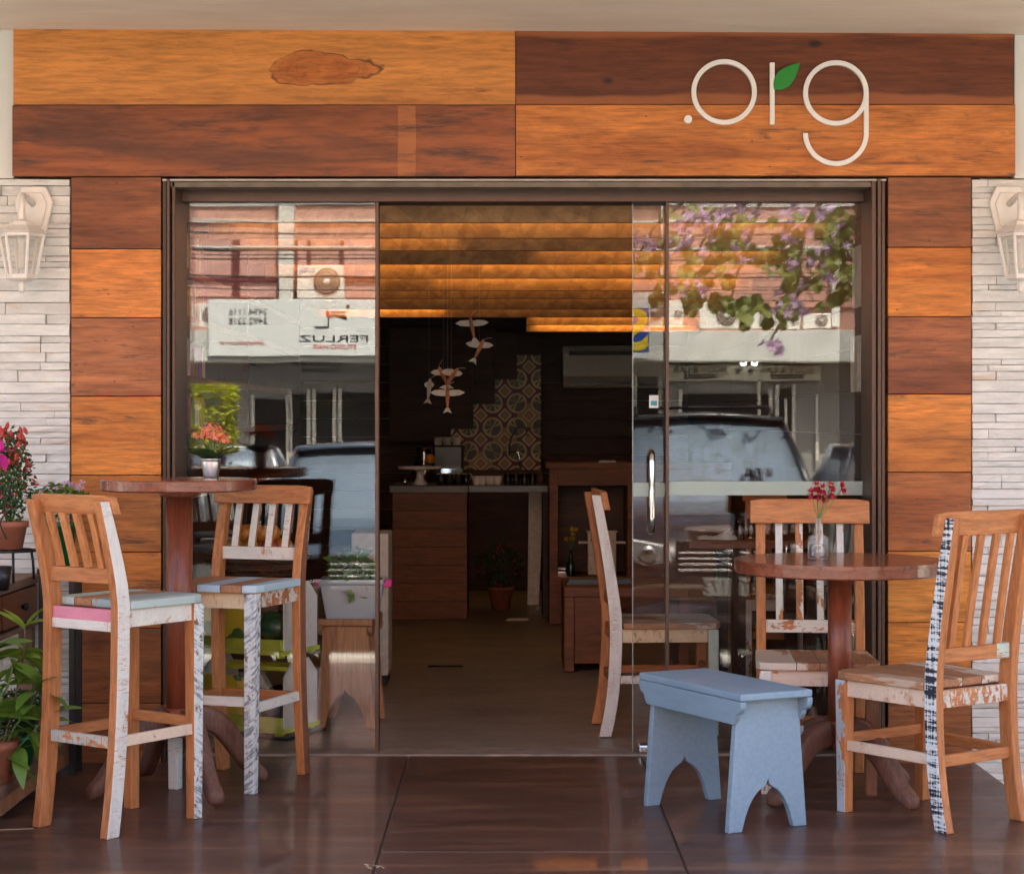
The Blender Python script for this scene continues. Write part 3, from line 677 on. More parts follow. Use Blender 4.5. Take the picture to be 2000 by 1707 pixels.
# =================================================================== INTERIOR
sh = thing('shop_interior_walls', 'dark board walls of the shop interior seen through the doorway', 'wall', (0, 5, 0)); 
def board_wall(name, x0, x1, yy, z0, z1, n, mat, axis='y', par=sh, th=.02):
    rnd = random.Random(int(abs(x0*97+yy*31)*10))
    h = (z1-z0)/n
    for i in range(n):
        za, zb = z0+i*h+.0015, z0+(i+1)*h-.0015; j = rnd.uniform(0, .004); k = rnd.uniform(.75, 1.2)
        if axis == 'y': MB().box(x0, x1, yy-j, yy+th, za, zb).build('board', mat, par, True)
        else: MB().box(yy, yy+th+j if th > 0 else yy+th-j, x0, x1, za, zb).build('board', mat, par, True)
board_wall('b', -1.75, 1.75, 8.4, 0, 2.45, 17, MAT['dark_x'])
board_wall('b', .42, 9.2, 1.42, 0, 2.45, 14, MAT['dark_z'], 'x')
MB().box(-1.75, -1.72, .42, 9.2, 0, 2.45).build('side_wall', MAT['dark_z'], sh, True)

# ceiling boards of strand board with hidden warm strips behind them
lv = thing('louver_ceiling', 'ceiling of overlapping strand boards lit from behind by warm strips', 'ceiling', (0, 3, 2.1))
yb = [435, 465.4, 490, 516.6, 544, 568, 583.7, 604.5, 620, 635, 648]
Db = [8.05, 8.75, 9.4, 10.1, 10.8, 11.5, 12.1, 12.8, 13.5, 14.1, 14.8]
zb_ = [1.28+(HY-y)*d/F for y, d in zip(yb, Db)]
for i, (d, z) in enumerate(zip(Db, zb_)):
    Y = d-DW; x0 = -1.32 if i < 9 else (1028-CX)/F*d
    MB().box(x0, 1.40, Y, Y+.034, z, min(z+.24, 2.49)).build('board', MAT['osb'], lv, True, bevel=.001)
def strip(i, x0, x1, e, name='ceiling_strip'):
    d = Db[i]; Y = d-DW; z = 1.28+(HY-yb[i-1])*d/F
    l = bpy.data.lights.new(name, 'AREA'); l.shape = 'RECTANGLE'; l.size = x1-x0; l.size_y = .015; l.energy = e; l.color = (1, .54, .16)
    o = bpy.data.objects.new(name, l); COL.objects.link(o); o.location = ((x0+x1)/2, Y-.045, z+.035)
    o.rotation_euler = Vector((0, -.66, .75)).to_track_quat('Z', 'Y').to_euler()
STR = .11
for i, a, b, e in ((1, -1.25, 1.35, 2.2), (2, -1.25, -.25, .9), (2, -.2, 1.35, .25), (3, .15, 1.35, 1.1), (3, -1.25, .1, .12), (4, -1.25, 1.35, 3.2), (5, -.45, 1.35, 2.2), (5, -1.25, -.5, .4), (6, -1.25, 1.35, .8), (7, -1.25, 1.35, .6), (8, -1.25, -.45, 1.3), (8, -.4, 1.35, .4), (9, .15, 1.35, 1.2), (10, .2, 1.35, 2.8)):
    strip(i, a, b, e*STR)

# left wall shelving with goods
sv = thing('wall_shelving', 'tall dark shelving along the left wall inside the shop', 'shelf', (-1.5, 2.5, 0))
MB().box(-1.69, -1.335, .42, .45, 0, 2.3).box(-1.69, -1.335, 2.7, 2.73, 0, 2.3).box(-1.69, -1.335, 5.2, 5.23, 0, 2.3).build('upright', MAT['dark_z'], sv, True)
shz = [Z_(975, .3)+.01, Z_(835, .3), Z_(728, .3), Z_(605, .3), Z_(505, .3), .2]
for z in shz: MB().box(-1.69, -1.33, .452, 5.198, z-.03, z).build('shelf_board', MAT['mid_x'], sv, True, bevel=.002)
gc = [(.25, .05, .35), (.55, .5, .4), (.5, .3, .05), (.6, .58, .55), (.35, .06, .12), (.1, .2, .08)]
gm_ = [simple('package_%d' % i, c, .5, scale=15, vary=.3) for i, c in enumerate(gc)]
gl_ = ['violet', 'cream', 'ochre', 'white', 'dark red', 'green']
k = 0
cnt_ = 0
for zi, z in enumerate(shz[1:5]):
    y = .47
    while y < 1.3:
        w_ = random.uniform(.06, .11); h = random.uniform(.10, .17); ci = (zi*2+k) % 6; k += 1
        m = MB(); 
        if k % 3 == 1: m.lathe([(w_*.4, 0), (w_*.42, .01), (w_*.42, h*.75), (w_*.2, h*.85), (w_*.2, h)], 12, (-1.39, y+w_/2, z+.001))
        else: m.prism([(y, z+.001), (y+w_*.9, z+.001), (y+w_*.9, z+h*.85), (y+w_*.5, z+h), (y, z+h*.85)], -1.43, -1.345, axis='x')
        o = m.build('grocery_package', gm_[ci], bevel=.002); cnt_ = cnt_+1 if y > .5 else 0
        tag(o, '%s %s on the %s wall shelf, %s' % (gl_[ci], 'canister' if k % 3 == 1 else 'carton', ('lowest stocked', 'second stocked', 'third stocked', 'top stocked')[zi], ('nearest the glass', 'second from the glass', 'third from the glass', 'fourth from the glass', 'fifth from the glass', 'sixth from the glass', 'seventh from the glass', 'eighth from the glass', 'ninth from the glass', 'tenth from the glass', 'farthest back', 'at the very back')[min(cnt_, 11)]), 'package', 'grocery packs on the left wall shelving')
        y += w_+.012

# papers on the right wall
for (y0, y1, z0, z1, lb, nm) in ((.45, .62, Z_(600, .5), Z_(480, .5), 'upper sheet of paper pinned inside the right wall', 'x'), (.48, .66, Z_(765, .5), Z_(655, .5), 'lower sheet of paper pinned inside the right wall', 'y')):
    m = MB(); n = 6
    vs = [(1.405-.012*abs(math.sin(i*1.3)), y0+(y1-y0)*i/n, zz) for i in range(n+1) for zz in (z0, z1)] + [(1.409-.012*abs(math.sin(i*1.3)), y0+(y1-y0)*i/n, zz) for i in range(n+1) for zz in (z0, z1)]
    q = 2*(n+1); fs = [(2*i, 2*i+2, 2*i+3, 2*i+1) for i in range(n)]+[(q+2*i, q+2*i+1, q+2*i+3, q+2*i+2) for i in range(n)]+[(0, 1, q+1, q), (2*n, q+2*n, q+2*n+1, 2*n+1)]
    m.add(vs, fs, smooth=False); tag(m.build('paper_sheet', simple('paper', (.6, .57, .5), .8)), lb, 'paper')

# counter
ct = thing('counter', 'dark wood service counter with grey stone top at the back of the shop', 'counter', (-.2, 5.6, 0))
yc_ = 12.87-DW
cz = Z_(962, yc_); x0, x1, x2 = X_(767, yc_), X_(912, yc_), X_(1070, yc_)
for i in range(7):
    MB().box(x0, x1, yc_, yc_+.02, i*cz/7+.0015, (i+1)*cz/7-.0015).build('board', MAT['mid_x'], ct, True)
MB().box(x0, x0+.03, yc_+.021, yc_+.6, 0, cz-.002).box(x1-.03, x1, yc_+.021, yc_+.6, 0, cz-.002).box(x2-.03, x2, yc_+.15, yc_+.6, 0, cz-.002).build('side_panel', MAT['dark_z'], ct, True)
MB().box(x0-.02, x1+.01, yc_-.03, yc_+.62, cz, cz+.045).build('countertop', simple('grey_slate', (.10, .105, .10), .4), ct, True, bevel=.003)
MB().box(x1+.011, x2, yc_+.10, yc_+.62, cz, cz+.04).build('rear_top', MAT['blk_plastic'], ct, True)
cz2 = cz+.045
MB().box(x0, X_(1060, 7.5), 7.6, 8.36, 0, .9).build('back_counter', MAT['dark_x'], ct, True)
# white panel leaning in the dark bay
o = MB().add([(X_(1030, 6.5), 6.4, 0), (X_(1052, 6.5), 6.4, 0), (X_(1062, 6.5), 6.5, .82), (X_(1033, 6.5), 6.5, .82), (X_(1030, 6.5), 6.43, 0), (X_(1052, 6.5), 6.43, 0), (X_(1062, 6.5), 6.53, .82), (X_(1033, 6.5), 6.53, .82)],
             [(0, 1, 2, 3), (7, 6, 5, 4), (0, 4, 5, 1), (1, 5, 6, 2), (2, 6, 7, 3), (3, 7, 4, 0)]).build('door_panel', simple('white_panel', (.7, .68, .64), .5))
tag(o, 'narrow white panel leaning in the dark bay beside the counter', 'panel')

def lathe_thing(name, label, cat, prof, loc, mat, n=20, group=None, smooth=True):
    o = MB().lathe(prof, n, smooth=smooth).build(name, mat); o.location = loc
    return tag(o, label, cat, group)
porc = simple('white_porcelain', (.74, .72, .68), .2, vary=.03)
yy = yc_+.12
o = MB().lathe([(.0, 0), (.052, 0), (.05, .012), (.03, .03), (.022, .07), (.03, .095), (.05, .100), (.14, .104), (.145, .122), (.140, .122), (.0, .112)], 32, cap=False).build('cake_stand', porc); o.location = (X_(820, yy), yy, cz2); tag(o, 'white porcelain cake stand on the left end of the counter', 'cake stand')
for i, px in enumerate((931, 942, 958, 972)):
    lab_ = 'white cup on the counter before the tiles, %s of four' % ('leftmost', 'second from left', 'third from left', 'rightmost')[i]
    o = MB().lathe([(.0, 0), (.022, 0), (.024, .004), (.033, .058), (.030, .058), (.02, .006), (.0, .005)], 20, cap=False).build('cup', porc); o.location = (X_(px, yy), yy, cz2)
    tag(o, lab_, 'cup', 'white cups on the counter')
for i, px in enumerate((862, 878, 896, 911)):
    lab_ = 'clear glass jar of sachets right of the cake stand, %s' % ('nearest the stand', 'second from the stand', 'third from the stand', 'farthest from the stand')[i]
    o = MB().lathe([(.0, 0), (.03, 0), (.031, .07), (.028, .07), (.027, .004), (.0, .004)], 18, cap=False).build('glass_jar', MAT['clear']); o.location = (X_(px, yy), yy, cz2)
    tag(o, lab_, 'jar', 'glass jars on the counter')
    m = MB()
    for q in range(6):
        a = random.uniform(0, 6.3); m.box(-.009, .009, -.001, .001, .004, .075, M=Matrix.Translation((.012*math.cos(a), .012*math.sin(a), 0)) @ Euler((random.uniform(-.2, .2), random.uniform(-.25, .25), a)).to_matrix().to_4x4())
    m.build('sachet', simple('sachets', (.6, .5, .42), .5), o)
for i, px in enumerate((992, 1008, 1024, 1040)):
    lab_ = 'empty drinking glass at the right end of the counter, %s of four' % ('leftmost', 'second from left', 'third from left', 'rightmost')[i]
    o = MB().lathe([(.0, 0), (.024, 0), (.028, .075), (.026, .075), (.022, .005), (.0, .005)], 18, cap=False).build('drinking_glass', MAT['clear']); o.location = (X_(px, yc_+.2), yc_+.2, cz+.041)
    tag(o, lab_, 'glass', 'drinking glasses on the counter')
o = MB().lathe([(0, 0), (.012, 0), (.013, .03), (.006, .038), (.007, .05), (0, .052)], 10).build('salt_shaker', MAT['chrome']); o.location = (X_(791, yy), yy, cz2); tag(o, 'tiny metal shaker left of the cake stand', 'shaker')
# espresso machine with cups
ym = 7.0; mz = .905
em = thing('espresso_machine', 'black espresso machine behind the counter with cups on top', 'coffee machine', (X_(876, ym), ym+.1, .9))
xa, xb = X_(846, ym), X_(904, ym); za, zb2 = Z_(912, ym), Z_(870, ym)
MB().prism([(xa, za-.05), (xb, za-.05), (xb-.0, zb2), (xa, zb2)], ym, ym+.3).build('body', MAT['blk_plastic'], em, True, bevel=.012)
MB().box(xa, xb, ym-.12, ym+.0, .9, .94).box(xa+.02, xb-.02, ym+.02, ym+.28, .9, za-.052).build('drip_tray', MAT['chrome'], em, True, bevel=.004)
for q in (-.06, .06): MB().lathe([(.03, 0), (.03, -.03), (.02, -.04)], 14, ((xa+xb)/2+q, ym-.04, za-.05)).tube([((xa+xb)/2+q, ym-.05, za-.065), ((xa+xb)/2+q, ym-.16, za-.075)], .010).build('group_head', MAT['chrome'], em, True)
for px, w_0 in ((855, 'left'), (872, 'middle'), (891, 'right')):
    o = MB().lathe([(.0, 0), (.026, 0), (.028, .006), (.036, .058), (.033, .058), (.022, .008), (.0, .007)], 18, cap=False).build('cup', porc); o.location = (X_(px, ym), ym+.1, zb2+.001)
    tag(o, '%s one of the three white cups on the espresso machine' % w_0, 'cup', 'cups on the espresso machine')
# pitcher
pt = thing('glass_pitcher', 'tall glass pitcher of juice with orange slice behind the cake stand', 'pitcher', (X_(828, 6.2), 6.2, cz+.04))
MB().box(-.12, .12, -.05, .15, -.86, -.001).build('pedestal', MAT['dark_z'], pt)
MB().lathe([(.0, 0), (.07, 0), (.082, .05), (.08, .11), (.05, .17), (.045, .20), (.052, .24), (.049, .24), (.042, .20), (.076, .11), (.0, .004)], 24, cap=False).build('glass', MAT['clear'], pt)
MB().lathe([(.0, .006), (.066, .006), (.074, .05), (.07, .10), (.0, .10)], 20, cap=False).build('juice', simple('dark_juice', (.20, .10, .03), .3), pt)
MB().lathe([(.035, 0), (.035, .005)], 16, M=Matrix.Translation((.045, -.055, .16)) @ Matrix.Rotation(1.2, 4, 'X')).build('orange_slice', simple('orange_slice_flesh', (.62, .22, .02), .4), pt)

# patterned tiles
def tilemat(name, corner, star, core):
    g = G(name, Roughness=.45)
    tc = g.n('TexCoord').outputs['Object']; s = g.n('SeparateXYZ', Vector=tc)
    a = g.math('ABSOLUTE', g.math('DIVIDE', s.outputs[0], TS)); b = g.math('ABSOLUTE', g.math('DIVIDE', s.outputs[2], TS))
    ca_ = g.math('SUBTRACT', .5, a); cb = g.math('SUBTRACT', .5, b)
    r = g.math('SQRT', g.math('ADD', g.math('POWER', ca_, 2), g.math('POWER', cb, 2)))
    dm = g.math('ADD', a, b)
    col = g.ramp(r, [(.0, corner), (.34, (.78, .56, .24)), (.42, star)], 'CONSTANT')
    col = g.mix(g.math('LESS_THAN', dm, .30), col, (.80, .62, .32)); col = g.mix(g.math('LESS_THAN', dm, .22), col, core)
    col = g.mix(g.math('LESS_THAN', dm, .05), col, (.55, .34, .10))
    an = g.math('ARCTAN2', cb, ca_)
    lb = g.math('MULTIPLY', g.math('GREATER_THAN', g.math('SINE', g.math('MULTIPLY', an, 10)), -.1), g.math('MULTIPLY', g.math('LESS_THAN', r, .32), g.math('GREATER_THAN', r, .08)))
    col = g.mix(lb, col, (.10, .14, .05)); g.set(g.b, 'Base Color', col); return g.m
TS = .187
tl = thing('tile_panel', 'stepped panel of patterned cement tiles on the back wall', 'tiles', (0, 8.0, .9))
tmA = tilemat('tile_ochre', (.48, .30, .09), (.16, .02, .015), (.50, .24, .06)); tmB = tilemat('tile_maroon', (.16, .024, .018), (.48, .30, .10), (.50, .22, .06))
tmC = tilemat('tile_cream', (.78, .56, .24), (.17, .022, .018), (.46, .25, .07))
MB().box(X_(880, 8), X_(1058, 8), 8.0, 8.02, .85, .86).build('ledge', MAT['dark_x'], tl, True)
tme = {}
for ci, (pxc, top) in enumerate(((1033, 0), (986, 1), (939, 2), (892, 3))):
    for rw in range(top, 6):
        mm = (tmA, tmB, tmC)[(ci+rw*2) % 3]
        if mm.name not in tme: tme[mm.name] = MB().box(-TS/2+.001, TS/2-.001, -.006, .006, -TS/2+.001, TS/2-.001).build('tile', mm, tl).data; first = True
        inst('tile', tme[mm.name], tl, (X_(pxc, 8), 7.98, Z_(717, 8)-rw*TS), world=True)
for o in list(tl.children):
    if o.name.startswith('tile') and o.matrix_parent_inverse == Matrix.Identity(4): bpy.data.objects.remove(o)
# mixer tap
tp = thing('kitchen_tap', 'tall black and chrome gooseneck tap before the patterned tiles', 'tap', (X_(1015, 7.4), 7.4, .9))
yt = 7.3
pts = [P(1016, 925, yt), P(1016, 900, yt), P(1012, 884, yt)]
MB().tube(pts+[P(998, 883, yt)], .008).build('tap_body', MAT['chrome'], tp, True)
MB().tube([P(995, 890, yt), P(995, 870, yt), P(998, 855, yt), P(1008, 838, yt), P(1018, 831, yt), P(1027, 835, yt), P(1030, 848, yt)], .007).build('neck', MAT['blk_plastic'], tp, True)
MB().tube([P(1030, 842, yt), P(1030, 852, yt)], .011).build('nozzle', MAT['chrome'], tp, True)
# diagonal stair soffit over the tiles
stc = thing('stair_underside', 'dark stepped underside of a staircase above the tiles', 'stairs', (-.5, 7.6, 1.5))
for i, (pa, pb, pt_, pb_) in enumerate(((760, 880, 640, 862), (880, 924, 640, 838), (924, 967, 640, 789), (967, 1010, 650, 741), (1010, 1058, 655, 693))):
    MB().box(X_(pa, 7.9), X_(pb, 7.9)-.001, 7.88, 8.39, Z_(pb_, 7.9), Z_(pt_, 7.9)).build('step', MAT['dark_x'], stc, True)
# indoor air conditioner
ac = thing('air_conditioner', 'cream split air conditioner on the back wall inside the shop', 'air conditioner', (X_(1200, 8.2), 8.3, Z_(755, 8.2)))
ya = 8.1; xa, xb = X_(1099, ya), X_(1306, ya)
prof = [(ya+.28, Z_(675, ya)), (ya+.03, Z_(675, ya)), (ya, Z_(690, ya)), (ya, Z_(735, ya)), (ya+.06, Z_(757, ya)), (ya+.28, Z_(757, ya))]
MB().prism(prof, xa, xb, axis='x').build('casing', simple('cream_plastic', (.66, .60, .50), .4, vary=.03), ac, True, bevel=.01)
MB().box(xa+.05, xb-.05, ya-.004, ya+.03, Z_(694, ya), Z_(686, ya)).build('intake_slot', MAT['frame_d'], ac, True)
MB().box(xa+.05, xb-.05, ya+.0, ya+.05, Z_(752, ya)-.002, Z_(748, ya)).build('outlet', MAT['blk_plastic'], ac, True)
# fireplace like cabinet at the right
yf = 12.6-DW
cb = thing('niche_cabinet', 'brown wooden wall cabinet with a large open niche inside the shop', 'cabinet', (1.1, yf+.2, 0))
xa, xb, xc, xd = X_(1073, yf), X_(1090, yf), X_(1225, yf), 1.40
zt_, zn1, zn0 = Z_(915, yf), Z_(948, yf), Z_(1126, yf)
for a, b, c, d in ((xa, xb, 0, zt_), (xc, xd, 0, zt_)): MB().box(a, b, yf, yf+.45, c, d).build('side_panel', MAT['mid_x'], cb, True, bevel=.002)
MB().box(xb, xc, yf+.001, yf+.45, zn1, zt_).build('top_panel', MAT['mid_x'], cb, True)
for i in range(3): MB().box(xb, xc, yf+.001, yf+.44, i*zn0/3+.001, (i+1)*zn0/3-.001).build('board', MAT['mid_x'], cb, True)
MB().box(xa-.02, xd, yf-.02, yf+.46, zt_+.001, zt_+.035).build('top_shelf', MAT['mid_x'], cb, True, bevel=.002)
MB().box(xb, xc, yf+.4, yf+.44, zn0, zn1).build('niche_back', MAT['dark_x'], cb, True)
o = MB().box(-.055, .055, -.04, .04, 0, .008).box(-.05, .05, -.037, .037, .0085, .014).build('notepad', simple('white_notepad', (.6, .58, .54), .6)); o.location = (X_(1187, yf), yf+.05, zt_+.036); tag(o, 'small white notepad lying on the niche cabinet', 'notepad')
# things in the niche
o = thing('white_box', 'white toy cabinet with side rails inside the niche', 'box', (X_(1175, yf+.2), yf+.2, zn0))
wp = simple('white_painted_box', (.66, .60, .50), .5)
MB().box(-.09, .09, -.06, .06, 0, .27).build('body', wp, o, bevel=.003); MB().box(-.10, .10, -.07, .07, .2705, .282).build('lid', wp, o, bevel=.002)
MB().box(-.15, .15, -.075, -.061, .20, .215).build('rail', wp, o)
for q in (-.07, .07):
    for z in (.04, .22): MB().lathe([(.004, 0), (.004, .004)], 8, M=Matrix.Translation((q, -.0602, z)) @ Matrix.Rotation(R(90), 4, 'X')).build('knob', MAT['black'], o)
yv = yf+.06
vs_ = thing('bottle_vase', 'dark green bottle with yellow flowers in the niche', 'vase', (X_(1115, yv), yv, zn0+.0))
MB().lathe([(.0, 0), (.027, 0), (.028, .02), (.028, .075), (.012, .11), (.009, .16), (.012, .165), (.0, .165)], 16, cap=False).build('bottle', simple('dark_green_glass', (.006, .03, .015), .1), vs_)
for q in range(7):
    m = MB(); a = random.uniform(0, 6.28); r_ = random.uniform(.01, .035); h = random.uniform(.20, .30)
    m.tube([(0, 0, .15), (r_*math.cos(a)*.5, r_*math.sin(a)*.5, .2), (r_*math.cos(a), r_*math.sin(a), h)], .0015, 5); s_ = m.build('stem', MAT['stem'], vs_)
    m = MB()
    for w2 in range(7):
        an = w2*.9; m.add([(0, 0, 0), (.012*math.cos(an-.3), .012*math.sin(an-.3), .004), (.018*math.cos(an), .018*math.sin(an), 0), (.012*math.cos(an+.3), .012*math.sin(an+.3), .004)], [(0, 1, 2, 3)], M=Matrix.Translation((r_*math.cos(a), r_*math.sin(a), h)) @ Matrix.Rotation(random.uniform(.6, 1.4), 4, 'X'))
    m.build('flower', MAT['yellowfl'], s_)
o = MB().box(-.04, .04, -.03, .03, 0, .014).box(-.036, .036, -.027, .027, .0142, .035).box(-.04, .04, -.03, .03, .0352, .05).build('glass_box', MAT['chrome'], bevel=.002); o.location = (X_(1110, yf), yf-.0+.035, zn0+.0); o.location.y = yf+.035+.0; o.location.x = X_(1108, yf); tag(o, 'small shiny box at the foot of the green bottle', 'box')
o.location = (X_(1108, yf), yf-.06, zn0-.0)
o.location = (X_(1096, yf+.2), yf+.2, zn0+.001)
o = MB().box(-.17, .17, -.06, .06, 0, .012, M=Matrix.Rotation(.1, 4, 'Z')).box(-.16, .165, -.055, .055, .0125, .024, M=Matrix.Rotation(.1, 4, 'Z')).build('book', simple('grey_blue_cover', (.12, .15, .18), .5)); o.location = (X_(1172, yf), yf-.10, Z_(1140, 10.4-DW))
yd = 10.2-DW
# low block table with book
bt = thing('block_table', 'low reddish wood block table behind the doorway chair', 'table', (X_(1200, yd), yd+.3, 0))
xa, xb, zt2 = X_(1102, yd), X_(1345, yd), Z_(1147, yd)
MB().box(xa, xa+.05, yd, yd+.6, 0, zt2-.05).build('side_panel', MAT['mid_x'], bt, True, bevel=.003)
MB().box(xb-.05, xb, yd, yd+.6, 0, zt2-.05).build('side_panel', MAT['mid_x'], bt, True, bevel=.003)
MB().box(xa, xb, yd-.0, yd+.6, zt2-.049, zt2).build('table_top', MAT['mid_x'], bt, True, bevel=.003)
MB().box(xa+.052, xa+.22, yd+.01, yd+.59, .04, zt2-.051).build('drawer_block', MAT['mid_x'], bt, True, bevel=.003)
o.location = (X_(1172, yd), yd+.25, zt2+.001); tag(o, 'grey blue book lying on the low block table', 'book')
# dark potted shrub in the bay
def foliage_mesh(name, n, rx, rz, size, mats, seed, mat2=None, frac=0, shell=.55):
    rnd = random.Random(seed); m = MB()
    for _ in range(n):
        while True:
            v = Vector((rnd.uniform(-1, 1), rnd.uniform(-1, 1), rnd.uniform(-1, 1)))
            if shell < v.length < 1: break
        lump = 1+.16*math.sin(v.x*5+seed)*math.cos(v.z*4+v.y*3)
        p = Vector((v.x*rx, v.y*rx, v.z*rz))*lump; s_ = size*rnd.uniform(.6, 1.3)
        e = (Matrix.Translation(p) @ Euler((rnd.uniform(-1.2, 1.2), rnd.uniform(-1.2, 1.2), rnd.uniform(0, 6.3))).to_matrix().to_4x4())
        m.add([(0, -s_, 0), (s_*.45, 0, s_*.15), (0, s_, -s_*.1), (-s_*.45, 0, s_*.15)], [(0, 1, 2), (0, 2, 3)], 1 if rnd.random() < frac else 0, M=e)
    return m
yp = 13.6-DW
pp = thing('potted_chrysanthemum', 'dark round flowering shrub in a terracotta pot below the counter', 'potted plant', (X_(978, yp), yp, 0))
MB().lathe([(.0, 0), (.06, 0), (.085, .13), (.09, .13), (.09, .15), (.0, .15)], 20, cap=False).build('pot', MAT['terra'], pp)
foliage_mesh('f', 900, .17, .17, .016, None, 5, frac=.12).build('foliage', [MAT['leaf_d'], MAT['redfl']], pp).location = (0, 0, .29)
o = MB().box(-.07, .07, -.02, .02, 0, .008).box(-.06, .075, -.015, .015, .0085, .014).build('door_wedge', simple('pale_wood_wedge', (.55, .48, .38), .6)); o.location = (X_(1010, yc_-.02), yc_-.05, 0); tag(o, 'pale flat wedge on the floor before the dark bay', 'wedge')
dr = MB()
dr.tube([(-.09, 0, .004), (.09, .0, .004)], .004, 6); 
for q in range(8): dr.tube([(-.08+.022*q, -.03, .003), (-.08+.022*q, .03, .003)], .003, 5)
o = dr.build('floor_drain', MAT['black']); o.location = (X_(870, 10.4-DW), 10.4-DW, 0); tag(o, 'small blackened drain grate in the shop floor', 'drain')
# bird mobile
bo = simple('orange_bird_body', (.50, .20, .10), .5); bw = simple('white_bird_wing', (.68, .66, .60), .5)
def bird(px, py, tilt, D, span, label, bright=bw, body=bo):
    Y = D-DW; t = thing('wooden_bird', label, 'bird ornament', P(px, py, Y), 0, 'painted wooden birds hanging in the shop')
    Rm = Matrix.Rotation(tilt, 4, 'Y')
    MB().lathe([(.0, .060), (.008, .052), (.011, .03), (.012, 0), (.009, -.035), (.006, -.052), (.0, -.056)], 12, M=Rm, cap=False).build('body', body, t)
    s2 = span*.58
    for sg_ in (-1, 1):
        out = [(0, .012), (.3*s2, .018), (.7*s2, .016), (s2, .003), (.7*s2, -.012), (.3*s2, -.016), (0, -.014)]
        MB().prism([(sg_*a, b+.022) for a, b in out], -.003, .003, M=Matrix.Rotation(tilt*.15, 4, 'Y')).build('wing', bright, t)
    MB().prism([(-.008, -.055), (.008, -.055), (.024, -.085), (0, -.075+.0), (-.024, -.085)], -.002, .002, M=Rm).build('tail', bright, t)
    MB().tube([Rm @ Vector((0, 0, .058)), Rm @ Vector((.02, 0, .075)), Rm @ Vector((.035, 0, .082))], .0014, 5).build('beak', MAT['zinc'], t)
    MB().tube([(0, 0, .03), (0, 0, 2.15-P(px, py, Y)[2])], .0003, 4).build('cord', MAT['zinc'], t)
bird(922, 640, -.2, 10.6, .155, 'orange and white wooden bird, topmost of those hanging in the shop')
bird(936, 682, .45, 10.7, .13, 'orange and white wooden bird hanging second from the top')
bird(866, 735, -.45, 11.0, .12, 'left one of the two crossing orange birds on the mobile')
bird(882, 737, .6, 10.8, .10, 'right one of the two crossing orange birds on the mobile')
bird(874, 776, 0, 10.5, .16, 'lowest orange bird of the mobile with wings spread level')
bird(838, 760, .1, 11.2, .05, 'all white wooden bird hanging left of the orange ones', bw, bw)

# produce corner behind the left glass -------------------------------------------------
crate_g = simple('lime_green_crate_paint', (.62, .70, .08), .5, vary=.2, scale=12); crate_w = simple('white_crate_board', (.82, .81, .76), .5, vary=.06)
def crate_print(name, leafc, sc_):
    g = G(name, Roughness=.5); v = g.coords((1, 1, 1), True)
    n1 = g.n('TexVoronoi', {'feature': 'F1'}, Vector=v, Scale=sc_, Randomness=.9)
    c = g.mix(g.ramp(n1.outputs['Distance'], [(.30, 1), (.34, 0)]), (.92, .70, .07), leafc)
    c = g.mix(g.ramp(g.noise(v, 30, 3), [(.62, 0), (.66, .7)]), c, (.60, .62, .40)); g.set(g.b, 'Base Color', c); return g.m
cprint = crate_print('printed_yellow_card', (.10, .26, .06), 11)
def crate(z, label, seed):
    t = thing('produce_crate', label, 'crate', (X_(508, .72), .72, z), R(-24), 'stacked produce crates')
    Lh, H = .185, .30
    pent = [(-.13, 0.03), (.13, 0.03), (.13, .235), (.06, H), (-.06, H), (-.13, .235)]
    for sx in (-1, 1):
        m = MB(); slot = [(.022*math.cos(a), .14+(.045 if math.sin(a) > 0 else -.045)+.022*math.sin(a)) for a in [i*math.pi/6 for i in range(12)]]
        bm_pts = [(p[0], p[1]) for p in pent]
        x0_, x1_ = sx*Lh, sx*(Lh+.010)
        # panel with a hand slot: build as strips around the hole
        m.prism([(-.13, .03), (-.024, .03), (-.024, H), (-.06, H), (-.13, .235)], x0_, x1_, axis='x')
        m.prism([(.13, .03), (.024, .03), (.024, H), (.06, H), (.13, .235)], x0_, x1_, axis='x')
        m.prism([(-.024, .03), (.024, .03), (.024, .085), (.012, .075), (-.012, .075), (-.024, .085)], x0_, x1_, axis='x')
        m.prism([(-.024, .20), (-.012, .21), (.012, .21), (.024, .20), (.024, H), (-.024, H)], x0_, x1_, axis='x')
        m.build('end_panel', crate_w, t)
    MB().box(-Lh-.015, Lh+.015, -.145, .145, .012, .03).build('floor_board', crate_g, t, bevel=.002)
    MB().box(-Lh, Lh-.0, -.142, -.130, .031, .075).build('side_slat', crate_g, t, bevel=.002)
    MB().box(-Lh, Lh, .130, .142, .031, .075).build('side_slat', crate_g, t, bevel=.002)
    MB().box(-Lh, Lh*.25, -.136, -.130, .077, .235).build('printed_card', cprint, t)
    MB().box(Lh*.25+.001, Lh*.25+.02, -.142, -.130, .031, .26).build('side_slat', crate_g, t)
    MB().box(-Lh, Lh, -.072, -.056, H-.045, H-.028).build('top_slat', crate_g, t); MB().box(-Lh, Lh, .056, .072, H-.045, H-.028).build('top_slat', crate_g, t)
    for sx in (-1, 1):
        for sy in (-1, 1): MB().box(sx*(Lh-.02)-.015, sx*(Lh-.02)+.015, sy*.12-.015, sy*.12+.015, 0, .0115).build('foot', crate_g, t)
    return t
crate(.012, 'lower of two white and lime green produce crates behind left glass', 1)
crate(.325, 'upper of two white and lime green produce crates behind left glass', 2)
base_ = tag(MB().box(-.22, .22, -.16, .16, 0, .011).build('crate_base', MAT['black'], bevel=.002), 'black board under the stacked produce crates', 'board'); base_.location = (X_(508, .72), .72, 0); base_.rotation_euler.z = R(-24)
